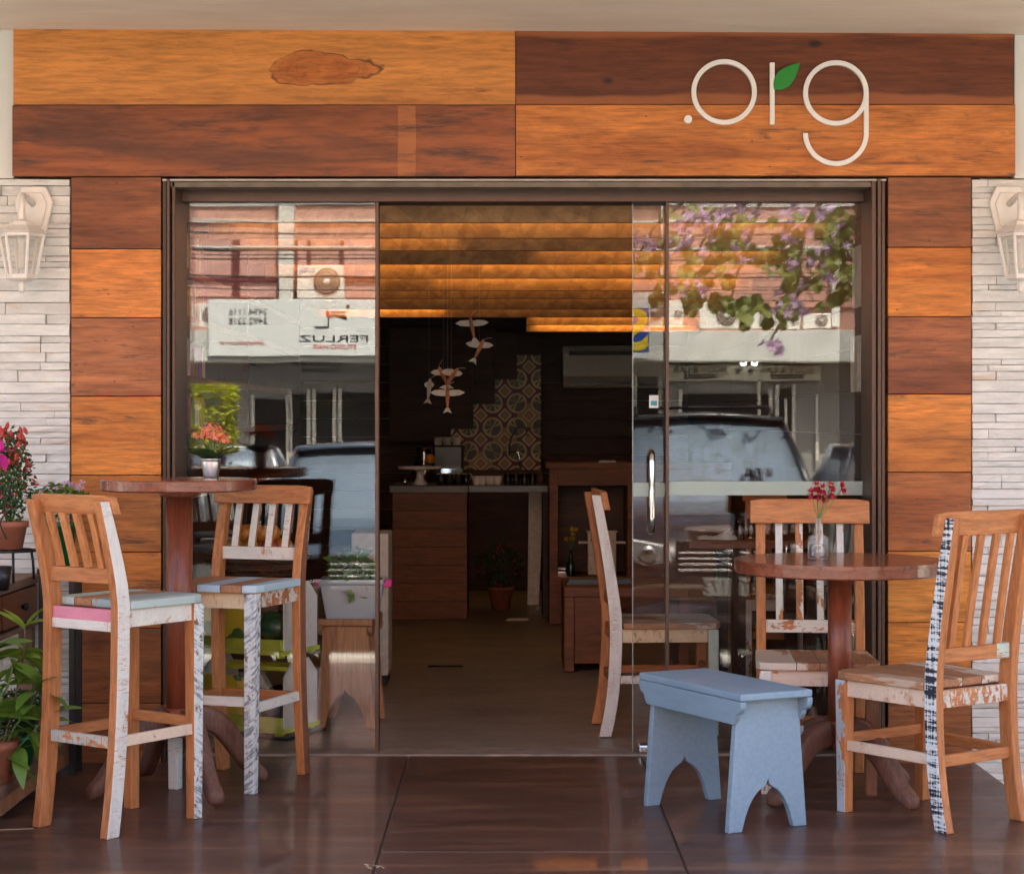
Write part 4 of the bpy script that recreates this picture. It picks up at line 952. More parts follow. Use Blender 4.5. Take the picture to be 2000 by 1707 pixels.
def fruit(mname, name, label, cat, loc, r, mat, sq=.92, group=None, n=14, rot=(0, 0, 0)):
    prof = []
    for i in range(9):
        a = -math.pi/2+math.pi*i/8; prof.append((max(0.0005, r*math.cos(a)), r*sq*math.sin(a)))
    prof[0] = (r*.12, -r*sq*.93); prof[-1] = (r*.12, r*sq*.90)
    o = MB().lathe(prof, n).build(name, mat); o.location = loc; o.rotation_euler = rot; return tag(o, label, cat, group)
mel = simple('dark_green_rind', (.03, .08, .03), .2, vary=.5, scale=14); egg = simple('eggplant_skin', (.014, .006, .012), .15); pear = simple('light_green_skin', (.25, .38, .08), .35, vary=.2)
cxx, cyy = X_(508, .72), .72
def cr(lx, ly, z): a = R(-24); return (cxx+lx*math.cos(a)-ly*math.sin(a), cyy+lx*math.sin(a)+ly*math.cos(a), z)
fruit(0, 'watermelon', 'small dark green melon in the upper crate', 'melon', cr(.11, -.05, .325+.115), .082, mel)
fruit(0, 'eggplant', 'glossy dark eggplant in the lower crate', 'eggplant', cr(.12, -.06, .012+.11), .07, egg, 1.35, rot=(.35, .2, 0))
fruit(0, 'eggplant', 'second dark eggplant lying left in the lower crate', 'eggplant', cr(-.02, .02, .012+.105), .065, egg, 1.25, rot=(1.4, .2, .5))
fruit(0, 'melon', 'dark melon at the left end of the upper crate', 'melon', cr(-.06, .02, .325+.11), .075, mel)
fruit(0, 'pear', 'light green round vegetable low in the bottom crate', 'vegetable', cr(.03, -.085, .012+.065), .034, pear)
# wicker basket with fruit
bk = thing('wicker_basket', 'brown wicker basket heaped with fruit behind the left glass', 'basket', (X_(500, .75), .78, .645))
wk = G('wicker', Roughness=.7); wv_ = wk.n('TexWave', {'wave_type': 'BANDS', 'bands_direction': 'Z'}, Vector=wk.coords((1, 1, 1)), Scale=28, Distortion=3, Detail=2).outputs[0]
wk.set(wk.b, 'Base Color', wk.ramp(wv_, [(.2, (.05, .02, .01)), (.8, (.22, .10, .05))])); wk.bump(wv_, .8, .01)
MB().lathe([(.0, 0), (.17, 0), (.215, .085), (.222, .085), (.222, .092), (.205, .09), (.165, .012), (.0, .012)], 32, cap=False, smooth=False).build('bowl', wk.m, bk)
m = MB()
for k in range(5): 
    m.tube([((.180+.010*k)*math.cos(a), (.180+.010*k)*math.sin(a), .012+.017*k+.002*math.sin(a*20)) for a in [i*2*math.pi/48 for i in range(49)]], .005, 5, cap=False)
m.build('weave', wk.m, bk)
frm = [simple('orange_peel', (.66, .24, .03), .4, vary=.15, scale=40), simple('ripe_tomato', (.55, .06, .02), .2, vary=.12), simple('peach_skin', (.62, .22, .10), .5, vary=.3, scale=9), simple('yellow_skin', (.62, .45, .05), .35, vary=.12)]
FLB = ('round red, peach or yellow fruit heaped in the wicker basket', 'round orange fruit heaped in the wicker basket')
rnd = random.Random(4)
for lay, (nr, rr_, zz) in enumerate(((11, .15, .06), (5, .07, .06), (9, .115, .115), (3, .045, .125), (5, .06, .170))):
    for k in range(nr):
        a = 2*math.pi*(k+.3*lay)/nr
        fruit(0, 'fruit', FLB[k % 3 == 0], 'fruit', (X_(500, .75)+rr_*math.cos(a), .78+rr_*math.sin(a), .645+zz+rnd.uniform(-.004, .004)), rnd.uniform(.036, .043), frm[rnd.randrange(4)] if k % 3 else frm[0], .94, 'fruit in the wicker basket')
# plastic tub of greens on a small wooden bench
def slab_stool(name, label, loc, rz, L, Wd, H, th, mat, over, apron, legs_arch=True, group=None):
    t = thing(name, label, 'stool', loc, rz, group)
    # top
    MB().box(-L/2, L/2, -Wd/2+.0, Wd/2, H-th, H).build('seat', mat, t, bevel=.006, seg=3)
    # aprons along both long sides with ogee ends
    for sy in (-1, 1):
        y0, y1 = sy*Wd/2, sy*(Wd/2-.020)
        a = over
        out = [(-L/2, H-th), (L/2, H-th)]
        e = []
        for k in range(7):
            q = math.pi/2*k/6; e.append((L/2-.0-.030*(1-math.cos(q)), H-th-.012-.030*math.sin(q)))
        e += [(L/2-.036, H-apron+.018), (L/2-.050, H-apron)]
        out = [(-L/2, H-th-.0005), (L/2, H-th-.0005)]+e+[(-p[0], p[1]) for p in reversed(e)]
        MB().prism(out, y0, y1).build('apron', mat, t, bevel=.003)
    # end panels with pointed arch cut
    for sx in (-1, 1):
        xx = sx*(L/2-over); hw0, hw1 = Wd/2-.021, Wd/2+.012
        pk = .36*H; fw = .05 if Wd > .25 else .04
        pts = [(-hw0, H-th-.001), (hw0, H-th-.001), (hw1, 0), (hw1-fw, 0)]
        for k in range(1, 9):
            u = k/8; pts.append(((hw1-fw)*(1-u**1.5)*.98+0.0, pk*.86*math.sin(u*math.pi/2)**1.1))
        pts[-1] = (.006, pk*.90); pts.append((0, pk))
        right = pts[1:-1]
        full = [(-hw0, H-th-.001)]+right+[(0, pk)]+[(-p[0], p[1]) for p in reversed(right[1:])]
        MB().prism(full, xx-.0125, xx+.0125, axis='x').build('leg_panel', mat, t, bevel=.003)
    return t
ax_ = math.atan2(-.89, .455)
slab_stool('slab_stool', 'pale blue painted wooden stool standing before the right table', (.694, 6.49-DW, 0), ax_, .615, .27, .437, .024, MAT['blue'], .062, .10)
slab_stool('slab_stool', 'plain wood stool with arched legs holding the plastic tub', (X_(680, .85), .98, 0), R(86), .34, .23, Z_(1207, .85), .03, MAT['bench'], .03, .06)
tb = thing('plastic_tub', 'milky plastic tub of salad greens on the small wooden stool', 'tub', (X_(688, .85), .88, Z_(1207, .85)+.001))
MB().lathe([(.11, 0), (.135, .14), (.142, .145), (.142, .165), (.134, .165), (.128, .14), (.104, .004), (.0, .004)], 4, cap=False, smooth=False, ph=.5, M=Matrix.Scale(1.35, 4, (1, 0, 0))).build('tub_wall', MAT['milky'], tb, bevel=.008)
for sx in (-1, 1): MB().box(sx*.125, sx*.165, -.012, .012, .125, .160).build('clip', simple('pink_clip', (.62, .02, .22), .3), tb, bevel=.006)
m = foliage_mesh('g', 260, .11, .14, .028, None, 9, shell=.2); o = m.build('salad_greens', MAT['leaf']); o.location = (X_(686, .85), .88, Z_(1207, .85)+.16); tag(o, 'bunch of green salad leaves standing in the plastic tub', 'greens', kind='stuff')
wb = thing('white_cooler', 'tall white cooler box behind the plastic tub', 'cooler', (X_(736, 2.2), 2.3, 0))
MB().box(-.12, .06, -.15, .15, .05, Z_(1040, 2.2)).build('body', simple('white_enamel', (.62, .60, .54), .4), wb, bevel=.006)
MB().box(-.11, .05, -.14, .14, 0, .049).build('plinth', MAT['black'], wb)
# interior dining table behind the right pane
it = thing('indoor_table', 'dark wooden dining table inside behind the right glass pane', 'table', (X_(1500, 1.3), 1.55, 0))
zt3 = Z_(1056, 1.15); xa, xb = X_(1345, 1.15), 1.38
MB().box(xa, xb, 1.15, 2.0, zt3-.035, zt3).build('table_top', MAT['mid_x'], it, True, bevel=.004)
for a in (X_(1432, 1.2), xb-.08):
    for b in (1.2, 1.9): MB().box(a, a+.055, b, b+.055, 0, zt3-.036).build('leg', MAT['dark_z'], it, True)
# napkin and glasses
m = MB(); vs = []; fs = []; nx_, ny_ = 12, 6
rn = random.Random(2)
for side in (0, 1):
    for i in range(nx_+1):
        for j in range(ny_+1):
            u, v_ = i/nx_, j/ny_; hgt = (.006+.030*math.exp(-((u-.8)/.16)**2)+.012*math.sin(u*9+v_*5)**2*(u < .9))*math.sin(math.pi*v_)**.5 if side else 0
            vs.append(((u-.5)*.17+.004*math.sin(v_*9), (v_-.5)*.09+.01*math.sin(u*7), hgt))
q = (nx_+1)*(ny_+1)
for i in range(nx_):
    for j in range(ny_):
        a = i*(ny_+1)+j; fs += [(a, a+1, a+ny_+2, a+ny_+1), (q+a, q+a+ny_+1, q+a+ny_+2, q+a+1)]
m.add(vs, fs, smooth=True); o = m.build('napkin', simple('white_cloth', (.72, .72, .66), .8)); o.location = (X_(1400, 1.25), 1.25, zt3+.001); tag(o, 'crumpled white napkin on the indoor table', 'napkin')
for px, yy_, w_0 in ((1446, 1.24, 'left'), (1468, 1.34, 'right')):
    o = MB().lathe([(.0, 0), (.020, 0), (.018, .03), (.022, .085), (.020, .085), (.015, .03), (.0, .006)], 18, cap=False).build('drinking_glass', MAT['clear']); o.location = (X_(px, yy_), yy_, zt3+.001)
    tag(o, '%s slim empty glass beside the napkin on the indoor table' % w_0, 'glass', 'glasses on the indoor table')
# leaning books / folders at the right wall
for k in range(5):
    o = MB().box(-.010, .010, -.11, .11, 0, .29-.01*k).build('folder', simple('folder_%d' % k, [(.30, .36, .30), (.42, .44, .38), (.20, .28, .26), (.45, .40, .30), (.16, .22, .18)][k], .6), bevel=.002)
    o.location = (1.265+.030*k, .62, Z_(1140, .6)+.001); o.rotation_euler = (0, .12, 0)
    tag(o, '%s thin folder leaning in the row by the right wall, %s' % (('green grey', 'pale olive', 'dull teal', 'tan', 'dark green')[k], ('leftmost', 'second', 'middle', 'fourth', 'rightmost')[k]), 'folder', 'folders leaning inside the right pane')
fs_ = thing('folder_rack', 'old green flaked stand under the folders at the right wall', 'stand', (1.33, .62, 0))
MB().box(-.10, .068, -.15, .15, Z_(1140, .6)-.03, Z_(1140, .6)).build('top_board', MAT['dark_x'], fs_)
for sx in (-.085, .05):
    for sy in (-.13, .13): MB().box(sx-.018, sx+.018, sy-.018, sy+.018, 0, Z_(1140, .6)-.0305).build('leg', paint('flaking_green_on_black', 'z', ((.30, .42, .34), (.36, .48, .40)), .45, 9, 1.5, woodc=((.03, .02, .015), (.05, .03, .02), (.02, .01, .01))) if (sx < 0 and sy < 0) else MAT['dark_z'], fs_)

# =================================================================== CHAIRS
def chair(name, label, cat, fr, fl, rl, rr, sh, th, cfg, rail_z, st_z, toph, group):
    """feet: front right, front left, rear left, rear right as (photo x, photo y on the floor) seen from behind the chair"""
    def fp(px, py): d = F*1.28/(py-HY); return Vector(((px-CX)/F*d, d-DW))
    FR, FL, RL, RR = fp(*fr), fp(*fl), fp(*rl), fp(*rr)
    c = (FR+FL+RL+RR)/4; fwd = ((FR+FL)-(RL+RR)).normalized(); rz = math.atan2(fwd.y, fwd.x)-math.pi/2
    wf = (FR-FL).length; wr = (RR-RL).length; dp = ((FR+FL)/2-(RL+RR)/2).length
    t = thing(name, label, cat, (c.x, c.y, 0), rz, group)
    W = lambda k, d='z': MAT[cfg.get(k, 'wood_'+d)]
    hw, hr, yf_, yr = wf/2, wr/2, dp/2, -dp/2
    tall = sh > .6
    # front legs
    for sx, key in ((-1, 'leg_fl'), (1, 'leg_fr')):
        side = cfg.get(key)
        n = 8; pts = [(sx*(hw-.004*(1-i/n)), yf_+.004*(1-i/n), (sh-.028)*i/n) for i in range(n+1)]
        ids = [0, 0, 0, 0]; mats = [MAT['wood_z']]
        if side:
            mats.append(MAT[side[0]])
            for f_ in side[1]: ids[f_] = 1
            if len(side) > 2:
                mats.append(MAT[side[2]])
                for f_ in side[3]: ids[f_] = 2
        MB().sweep(pts, [.0185+.004*(i/n) for i in range(n+1)], [.0185+.004*(i/n) for i in range(n+1)], ids).build('leg', mats, t, bevel=.003)
    # rear legs run up into the back posts
    kick = .045
    def prof(z):
        if z < sh: u = z/sh; return yr+kick*(1-(1-u)**2.6)
        u = (z-sh)/(th-sh); return yr+kick-.085*u**1.25
    n = 16
    for sx, key in ((-1, 'leg_rl'), (1, 'leg_rr')):
        side = cfg.get(key); ids = [0, 0, 0, 0]; mats = [MAT['wood_z']]
        if side:
            mats.append(MAT[side[0]])
            for f_ in side[1]: ids[f_] = 1
        zs = [(th-.018)*i/n for i in range(n+1)]
        pts = [(sx*hr, prof(z), z) for z in zs]
        hy = [.026 if z < sh*1.1 else .026-.007*(z-sh*1.1)/(th-sh*1.1) for z in zs]
        MB().sweep(pts, .0170, hy, ids).build('leg', mats, t, bevel=.004)
    # seat
    sw, b = hw+.030, .035
    out = [(-hr-.028+.03, prof(sh)+.026), (hr+.028-.03, prof(sh)+.026), (hr+.022, prof(sh)+.030), (sw, yf_-.03), (sw-.010, yf_+.012), (sw-.045, yf_+.034), (-sw+.045, yf_+.034), (-sw+.010, yf_+.012), (-sw, yf_-.03), (-hr-.022, prof(sh)+.030)]
    seat = MB().prism(out, sh-.027, sh, axis='z').build('seat', cfg['seat'], t, bevel=.005, seg=3)
    # aprons
    za, zb = sh-.027-.055, sh-.0275
    MB().box(-hw+.02, hw-.02, yf_-.008, yf_+.012, za, zb).build('apron', W('ap_f', 'x'), t, bevel=.002)
    MB().box(-hr+.014, hr-.014, prof(sh)-.012, prof(sh)+.010, za, zb).build('apron', [W('ap_r', 'x')], t, bevel=.002)
    if cfg.get('ap_r2'):
        MB().box(-hr+.0145, hr-.0145, prof(sh)-.0165, prof(sh)-.0125, za-.012, za+.018).build('apron_trim', MAT[cfg['ap_r2']], t, bevel=.001)
    for sx, key in ((-1, 'ap_l'), (1, 'ap_ri')):
        MB().prism([(sx*(hr+.008), prof(sh)+.022), (sx*(hr-.010), prof(sh)+.022), (sx*(hw-.010), yf_-.016), (sx*(hw+.010), yf_-.016)], za, zb, axis='z').build('apron', W(key, 'y'), t, bevel=.002)
    # stretchers
    z0 = st_z
    MB().box(-hr+.012, hr-.012, prof(z0)-.010, prof(z0)+.010, z0-.018, z0+.018).build('stretcher', W('st_r', 'x'), t, bevel=.003)
    MB().box(-hw+.012, hw-.012, yf_-.010, yf_+.008, z0+.010, z0+.044).build('stretcher', W('st_f', 'x'), t, bevel=.003)
    for sx, key in ((-1, 'st_l'), (1, 'st_ri')):
        MB().prism([(sx*(hr+.008), prof(z0)+.02), (sx*(hr-.010), prof(z0)+.02), (sx*(hw-.009), yf_-.014), (sx*(hw+.009), yf_-.014)], z0-.012, z0+.022, axis='z').build('stretcher', W(key, 'y'), t, bevel=.003)
    # top rail, slightly bowed, on the front of the posts
    m = MB(); n2 = 10; ex = hr+cfg.get('rail_over', .03)
    zt0, zt1 = th-toph, th
    vs = []
    for i in range(n2+1):
        u = -1+2*i/n2; xx = u*ex; bow = -.018*(1-u*u)
        for zz in (zt0, zt1):
            yb_ = prof(zz)+.011+bow*1.0+.012
            vs += [(xx, yb_-.002, zz-(.006 if zz == zt1 and abs(u) == 1 else 0)), (xx, yb_+.024, zz-(.006 if zz == zt1 and abs(u) == 1 else 0))]
    fs = []
    for i in range(n2):
        a, b_ = i*4, i*4+4
        fs += [(a, b_, b_+2, a+2), (a+1, a+3, b_+3, b_+1), (a, a+1, b_+1, b_), (a+2, b_+2, b_+3, a+3)]
    fs += [(0, 2, 3, 1), (n2*4, n2*4+1, n2*4+3, n2*4+2)]
    m.add(vs, fs); m.build('top_rail', W('rail', 'x'), t, bevel=.005, seg=3)
    # lower back rail
    zr_ = rail_z
    MB().box(-hr+.013, hr-.013, prof(zr_)-.010, prof(zr_)+.012, zr_-.024, zr_+.022).build('lower_rail', W('lrail', 'x'), t, bevel=.003)
    if cfg.get('chip'):
        MB().box(hr-.075, hr-.012, prof(zr_)-.0125, prof(zr_)+.0145, zr_-.0265, zr_+.0245).build('rail_end', MAT['mint'], t, bevel=.006)
    # slats
    za2, zb2_ = zr_+.0225, zt0+.004; inner = 2*hr-.03
    ns = 4; gap = inner/(ns+.4); n3 = 5
    for k in range(ns):
        xx = -inner/2+gap*(k+.7); pts = []
        for i in range(n3+1):
            z = za2+(zb2_-za2)*i/n3; bow = -.012*(1-(xx/hr)**2)*(i/n3); pts.append((xx, prof(z)+.002+bow+.008*(i/n3), z))
        sl_ = cfg.get('slat'); ids = [0, 0, 0, 0]; mats = [MAT['wood_z']]
        if sl_:
            mats.append(MAT[sl_[0]])
            for f_ in sl_[1]: ids[f_] = 1
        MB().sweep(pts, .0130, .008, ids).build('slat', mats, t, bevel=.002)
    return t
s1 = seat_mat('seat_blue_green_boards', [(.0, .17, (.42, .50, .46), .75), (.17, .25, (.30, .12, .05), .2), (.25, .36, (.30, .36, .36), .62), (.36, .6, (.42, .50, .48), .7)])
s2 = seat_mat('seat_sky_blue_boards', [(.0, .13, (.42, .55, .62), .75), (.13, .21, (.35, .18, .12), .4), (.21, .30, (.40, .52, .60), .72), (.30, .6, (.4, .2, .1), .15)])
s3 = seat_mat('seat_faded_cream_boards', [(.0, .14, (.55, .40, .28), .35), (.14, .25, (.52, .42, .33), .3), (.25, .33, (.6, .5, .4), .35), (.33, .6, (.60, .50, .40), .75)])
s4 = seat_mat('seat_striped_white_boards', [(.0, .14, (.50, .36, .26), .4), (.14, .24, (.62, .56, .48), .42), (.24, .33, (.3, .16, .1), .3), (.33, .6, (.66, .60, .52), .48)])
s5 = seat_mat('seat_grey_boards', [(.0, .2, (.45, .45, .40), .6), (.2, .6, (.48, .46, .40), .5)])
BG, CG = 'bar stools at the tall table', 'low chairs with slatted backs'
# faces: 0 = back(-y), 1 = right(+x), 2 = front(+y), 3 = left(-x)
chair('bar_stool', 'tall bar stool with pink and white painted rear apron, seen from behind', 'bar stool', (378, 1598), (255, 1577), (85, 1612), (210, 1637), .722, 1.052,
      dict(leg_rr=('white', [1]), leg_fr=('diag', [1]), seat=s1, ap_r='pinkp', ap_r2='white_x', ap_ri='white_x', st_r='bluegreen', st_ri='cream', rail_over=.028), .80, .285, .062, BG)
chair('bar_stool', 'tall bar stool behind the tall table with white painted back slats', 'bar stool', (345, 1538), (490, 1550), (590, 1512), (440, 1500), .715, 1.045,
      dict(leg_fl=('diag', [2, 3], 'diag', [3]), leg_fr=('white', [2, 3]), leg_rl=('specks', [3]), seat=s2, ap_f='cream2', ap_l='scrape', st_f='white_x', st_l='white_x', lrail='white_x', slat=('white', [2]), rail_over=.030), .80, .285, .066, BG)
chair('dining_chair', 'low chair behind the round table with peeling white back slats', 'chair', (1495, 1550), (1702, 1550), (1676, 1506), (1486, 1506), .452, .994,
      dict(leg_fr=('white_half', [2, 3]), leg_fl=('specks', [2, 3]), seat=s3, ap_f='cream', st_f='white_x', lrail='white_x', slat=('white_half', [2]), rail_over=.038), .535, .19, .088, CG)
chair('dining_chair', 'low chair at the right edge with a black and white plaid painted leg', 'chair', (1803, 1560), (1652, 1585), (1850, 1627), (1985, 1600), .462, .998,
      dict(leg_rl=('plaid', [3]), leg_fl=('bluep', [3]), seat=s4, ap_l='cream', ap_r='scrape', st_l='cream', chip=1, rail_over=.040), .545, .215, .078, CG)
chair('dining_chair', 'low chair seen side on in the doorway with a white brushed leg', 'chair', (1384, 1436), (1376, 1411), (1163, 1412), (1184, 1438), .462, .998,
      dict(leg_rr=('white', [1]), leg_fr=('mint', [1, 2]), seat=s5, ap_ri='cream2', st_ri='white_x', rail_over=.03), .545, .225, .080, CG)
chair('dining_chair', 'low pale chair standing inside beyond the indoor table', 'chair', (1460, 1345), (1560, 1345), (1563, 1310), (1462, 1310), .455, .95,
      dict(seat=s5, leg_fl=('white', [2]), leg_fr=('white', [2]), ap_f='white_x'), .545, .225, .080, CG)

# =================================================================== ROUND TABLES
def round_table(label, cx, d, diam, zt, th, colr, fr, rot, hubz, hole=False):
    cy = d-DW
    t = thing('pedestal_table', label, 'table', (cx, cy, 0), 0, 'round pedestal tables')
    r = diam/2
    if hole:
        # top glued of strips with fine grooves
        n = 9; w_ = 2*r/n
        for i in range(n):
            a, b = -r+i*w_+.0007, -r+(i+1)*w_-.0007; out = []
            K = 8
            for k in range(K+1):
                x = a+(b-a)*k/K; out.append((x, -math.sqrt(max(0, r*r-x*x))))
            for k in range(K, -1, -1):
                x = a+(b-a)*k/K; out.append((x, math.sqrt(max(0, r*r-x*x))))
            if i == 0: out = out[1:-1]+[(-r+.0007, 0)]; out = [(-r+.0007, 0)]+out[:-1]
            if i == n-1:
                out = [p for p in out if abs(p[0]-b) > 1e-6 or abs(p[1]) > 1e-3]
            M_ = Matrix.Rotation(R(32), 4, 'Z')
            MB().prism(out, zt-.012, zt, axis='z', M=M_).build('top_board', MAT['table'], t)
        MB().lathe([(r-.02, zt-.0125), (r+.001, zt-.0125), (r+.001, zt-.0125)], 64, cap=False)
        MB().lathe([(.0, zt-th), (r-.006, zt-th), (r, zt-th+.005), (r, zt-.0124), (.0, zt-.0124)], 72, cap=False, smooth=False).build('edge_band', MAT['table'], t)
    else:
        MB().lathe([(.0, zt-th), (r-.006, zt-th), (r, zt-th+.005), (r, zt-.004), (r-.004, zt), (.0, zt)], 72, cap=False, smooth=False).build('table_top', MAT['table'], t)
    o = MB().lathe([(colr*1.5, zt-th-.02), (colr*1.5, zt-th-.001)], 32).lathe([(colr, hubz-.02), (colr, zt-th-.019)], 40).build('column', MAT['table_z'], t)
    MB().lathe([(colr*1.02, hubz-.10), (colr*1.22, hubz-.09), (colr*1.22, hubz-.01), (colr*1.05, hubz)], 8, smooth=False, ph=.5).build('hub', MAT['table_z'], t, bevel=.004)
    for k in range(4):
        a = R(rot+90*k); pts = []
        pr = [(colr*.9, hubz-.045), (fr*.30, hubz-.040), (fr*.48, hubz-.072), (fr*.66, hubz*.48), (fr*.80, hubz*.24), (fr*.90, .048), (fr, .024)]
        hwid = [.026, .030, .030, .027, .025, .029, .034]; hh = [.055, .046, .042, .037, .031, .028, .021]
        vs = []; 
        for i, ((rad, z), wv2, h2) in enumerate(zip(pr, hwid, hh)):
            i0, i1 = max(i-1, 0), min(i+1, len(pr)-1); tx, tz = pr[i1][0]-pr[i0][0], pr[i1][1]-pr[i0][1]; l = math.hypot(tx, tz); nx, nz = -tz/l, tx/l
            if i == len(pr)-1: nx, nz = 0, 1
            for q in range(10):
                an = 2*math.pi*q/10; ca2, sa = math.cos(an), math.sin(an)
                ca2 = math.copysign(abs(ca2)**.45, ca2); sa = math.copysign(abs(sa)**.45, sa)
                rx_, zz = rad+nx*h2*sa, z+nz*h2*sa
                zz = max(zz, .001); vs.append((rx_*math.cos(a)-wv2*ca2*math.sin(a), rx_*math.sin(a)+wv2*ca2*math.cos(a), zz))
        fs = [(i*10+q, i*10+(q+1) % 10, (i+1)*10+(q+1) % 10, (i+1)*10+q) for i in range(len(pr)-1) for q in range(10)]+[tuple(range(9, -1, -1)), tuple(len(pr)*10-10+q for q in range(10))]
        ob = MB().add(vs, fs, smooth=True).build('foot', MAT['foot'], t)
        s_ = ob.modifiers.new('sub', 'SUBSURF'); s_.levels = 1; s_.render_levels = 1
    return t
TA = (-1.133, 6.85); TBt = (1.118, 6.76)
round_table('tall round table of dark red wood beside the bar stools', TA[0], TA[1], .532, 1.081, .040, .0455, .33, -58, .30)
round_table('low round table of dark red wood behind the blue stool', TBt[0], TBt[1], .712, .812, .045, .040, .335, -52, .27, True)

# =================================================================== PLANTS AND SMALL THINGS OUTSIDE
def leafmesh(name, L, Wd, bend, mat, fold=.15, n=6, tip=1.0):
    vs = []; fs = []
    for i in range(n+1):
        u = i/n; wv2 = Wd/2*math.sin(math.pi*min(1, u**.75*.985+.015))**tip if i < n else 0
        y = L*u; z = -bend*L*u*u
        vs += [(-wv2, y, z+abs(wv2)*fold), (0, y, z), (wv2, y, z+abs(wv2)*fold)]
    for i in range(n):
        a = i*3; fs += [(a, a+1, a+4, a+3), (a+1, a+2, a+5, a+4)]
    me = bpy.data.meshes.new(name); me.from_pydata(vs, [], fs); me.materials.append(mat)
    for p in me.polygons: p.use_smooth = True
    return me
def aim(o, d, roll=0):
    q = Vector(d).to_track_quat('Y', 'Z'); o.rotation_euler = (q @ Euler((0, roll, 0)).to_quaternion()).to_euler()

# metal bucket with kalanchoe
D_ = 7.0; bz = 1.0815
kb = thing('bucket_of_flowers', 'small zinc bucket of coral kalanchoe on the tall round table', 'potted plant', (X_(412, D_-DW), D_-DW, bz))
MB().lathe([(.0, 0), (.025, 0), (.026, .003), (.0335, .055), (.0335, .060), (.0355, .062), (.0355, .066), (.0335, .067), (.031, .064), (.024, .006), (.0, .006)], 32, cap=False).build('bucket', MAT['zinc'], kb)
MB().lathe([(.0, .055), (.031, .055)], 20, cap=False).build('soil', MAT['soil'], kb)
lk = [leafmesh('leaf', .100, .058, .35, MAT['leaf_k'], .25, 6, .8)]
rn = random.Random(3)
for k in range(9):
    a = k*2*math.pi/9+.2; el = rn.uniform(.5, .9)
    o = inst('leaf', lk[0], kb, (.008*math.cos(a), .008*math.sin(a), .058), sc_=rn.uniform(.8, 1.15)); aim(o, (math.cos(a), math.sin(a), el*1.3), rn.uniform(-.3, .3))
m = MB()
heads = [(-.035, 0, .135, .028), (-.005, -.01, .145, .034), (.028, 0, .135, .034), (.0, .01, .160, .03), (.045, -.01, .120, .024), (.012, -.02, .130, .03)]
for hx_, hy_, hz_, hr_ in [(a, b, c*1.08, d*1.08) for a, b, c, d in heads]:
    MB().tube([(0, 0, .058), (hx_*.5, hy_*.5, .10), (hx_, hy_, hz_-.01)], .0022, 6).build('stem', MAT['stem'], kb)
    m = MB()
    for q in range(34):
        while True:
            v = Vector((rn.uniform(-1, 1), rn.uniform(-1, 1), rn.uniform(-.3, 1)))
            if .5 < v.length < 1: break
        p = Vector((v.x*hr_*1.1, v.y*hr_, v.z*hr_*.62)); Mx = Matrix.Translation(p) @ Vector((v.x, v.y, v.z+.6)).to_track_quat('Z', 'Y').to_matrix().to_4x4() @ Matrix.Rotation(rn.uniform(0, 6), 4, 'Z')
        s_ = .0088
        for w2 in range(4):
            a = w2*math.pi/2; m.add([(0, 0, 0), (s_*.6*math.cos(a-.5), s_*.6*math.sin(a-.5), .002), (s_*math.cos(a), s_*math.sin(a), .001), (s_*.6*math.cos(a+.5), s_*.6*math.sin(a+.5), .002)], [(0, 1, 2, 3)], M=Mx)
    o = m.build('flower_head', MAT['coral'], kb); o.location = (hx_, hy_, hz_)
# glass bottle with red daisies
bv = thing('glass_bottle_vase', 'ribbed clear glass bottle with red daisies on the low round table', 'vase', (X_(1598, TBt[1]-.02-DW), TBt[1]-.02-DW, .8125))
n = 36; prof = [(.0, .0), (.033, .0), (.036, .004), (.036, .065), (.033, .076), (.014, .088), (.012, .094), (.016, .097), (.012, .100), (.010, .132), (.014, .136), (.013, .139), (.010, .139), (.008, .10), (.012, .088), (.030, .074), (.033, .062), (.033, .006), (.0, .006)]
m = MB(); m.lathe(prof, n, cap=False)
for i, v in enumerate(m.v):
    z = v.z; r_ = math.hypot(v.x, v.y)
    if .004 < z < .067 and r_ > .034 and (i % 3 == 0): v.x *= .955; v.y *= .955
bgl = G('ribbed_bottle_glass', Base_Color=(.95, .96, .95), Roughness=.03, Transmission_Weight=1.0, IOR=1.45).m
bm_ = MAT['milky'].copy(); bm_.name = 'ribbed_bottle_glass'; bm_.node_tree.nodes['Principled BSDF'].inputs['Base Color'].default_value = (.78, .80, .78, 1); bm_.node_tree.nodes['Principled BSDF'].inputs['Roughness'].default_value = .08; bm_.node_tree.nodes['Principled BSDF'].inputs['Coat Weight'].default_value = 1.0  # whitish share in the clear glass stands in for its reflections
[setattr(n_.inputs[0], 'default_value', .13) for n_ in bm_.node_tree.nodes if n_.type == 'MIX_SHADER']
m.build('bottle', bm_, bv)
MB().lathe([(.0, .007), (.0318, .007), (.0318, .05), (.0, .05)], 24, cap=False).build('water', glassmat('water', .04, (.95, .97, .95), 0), bv)
pet = leafmesh('petal', .024, .0085, .25, MAT['crimson'], .1, 4)
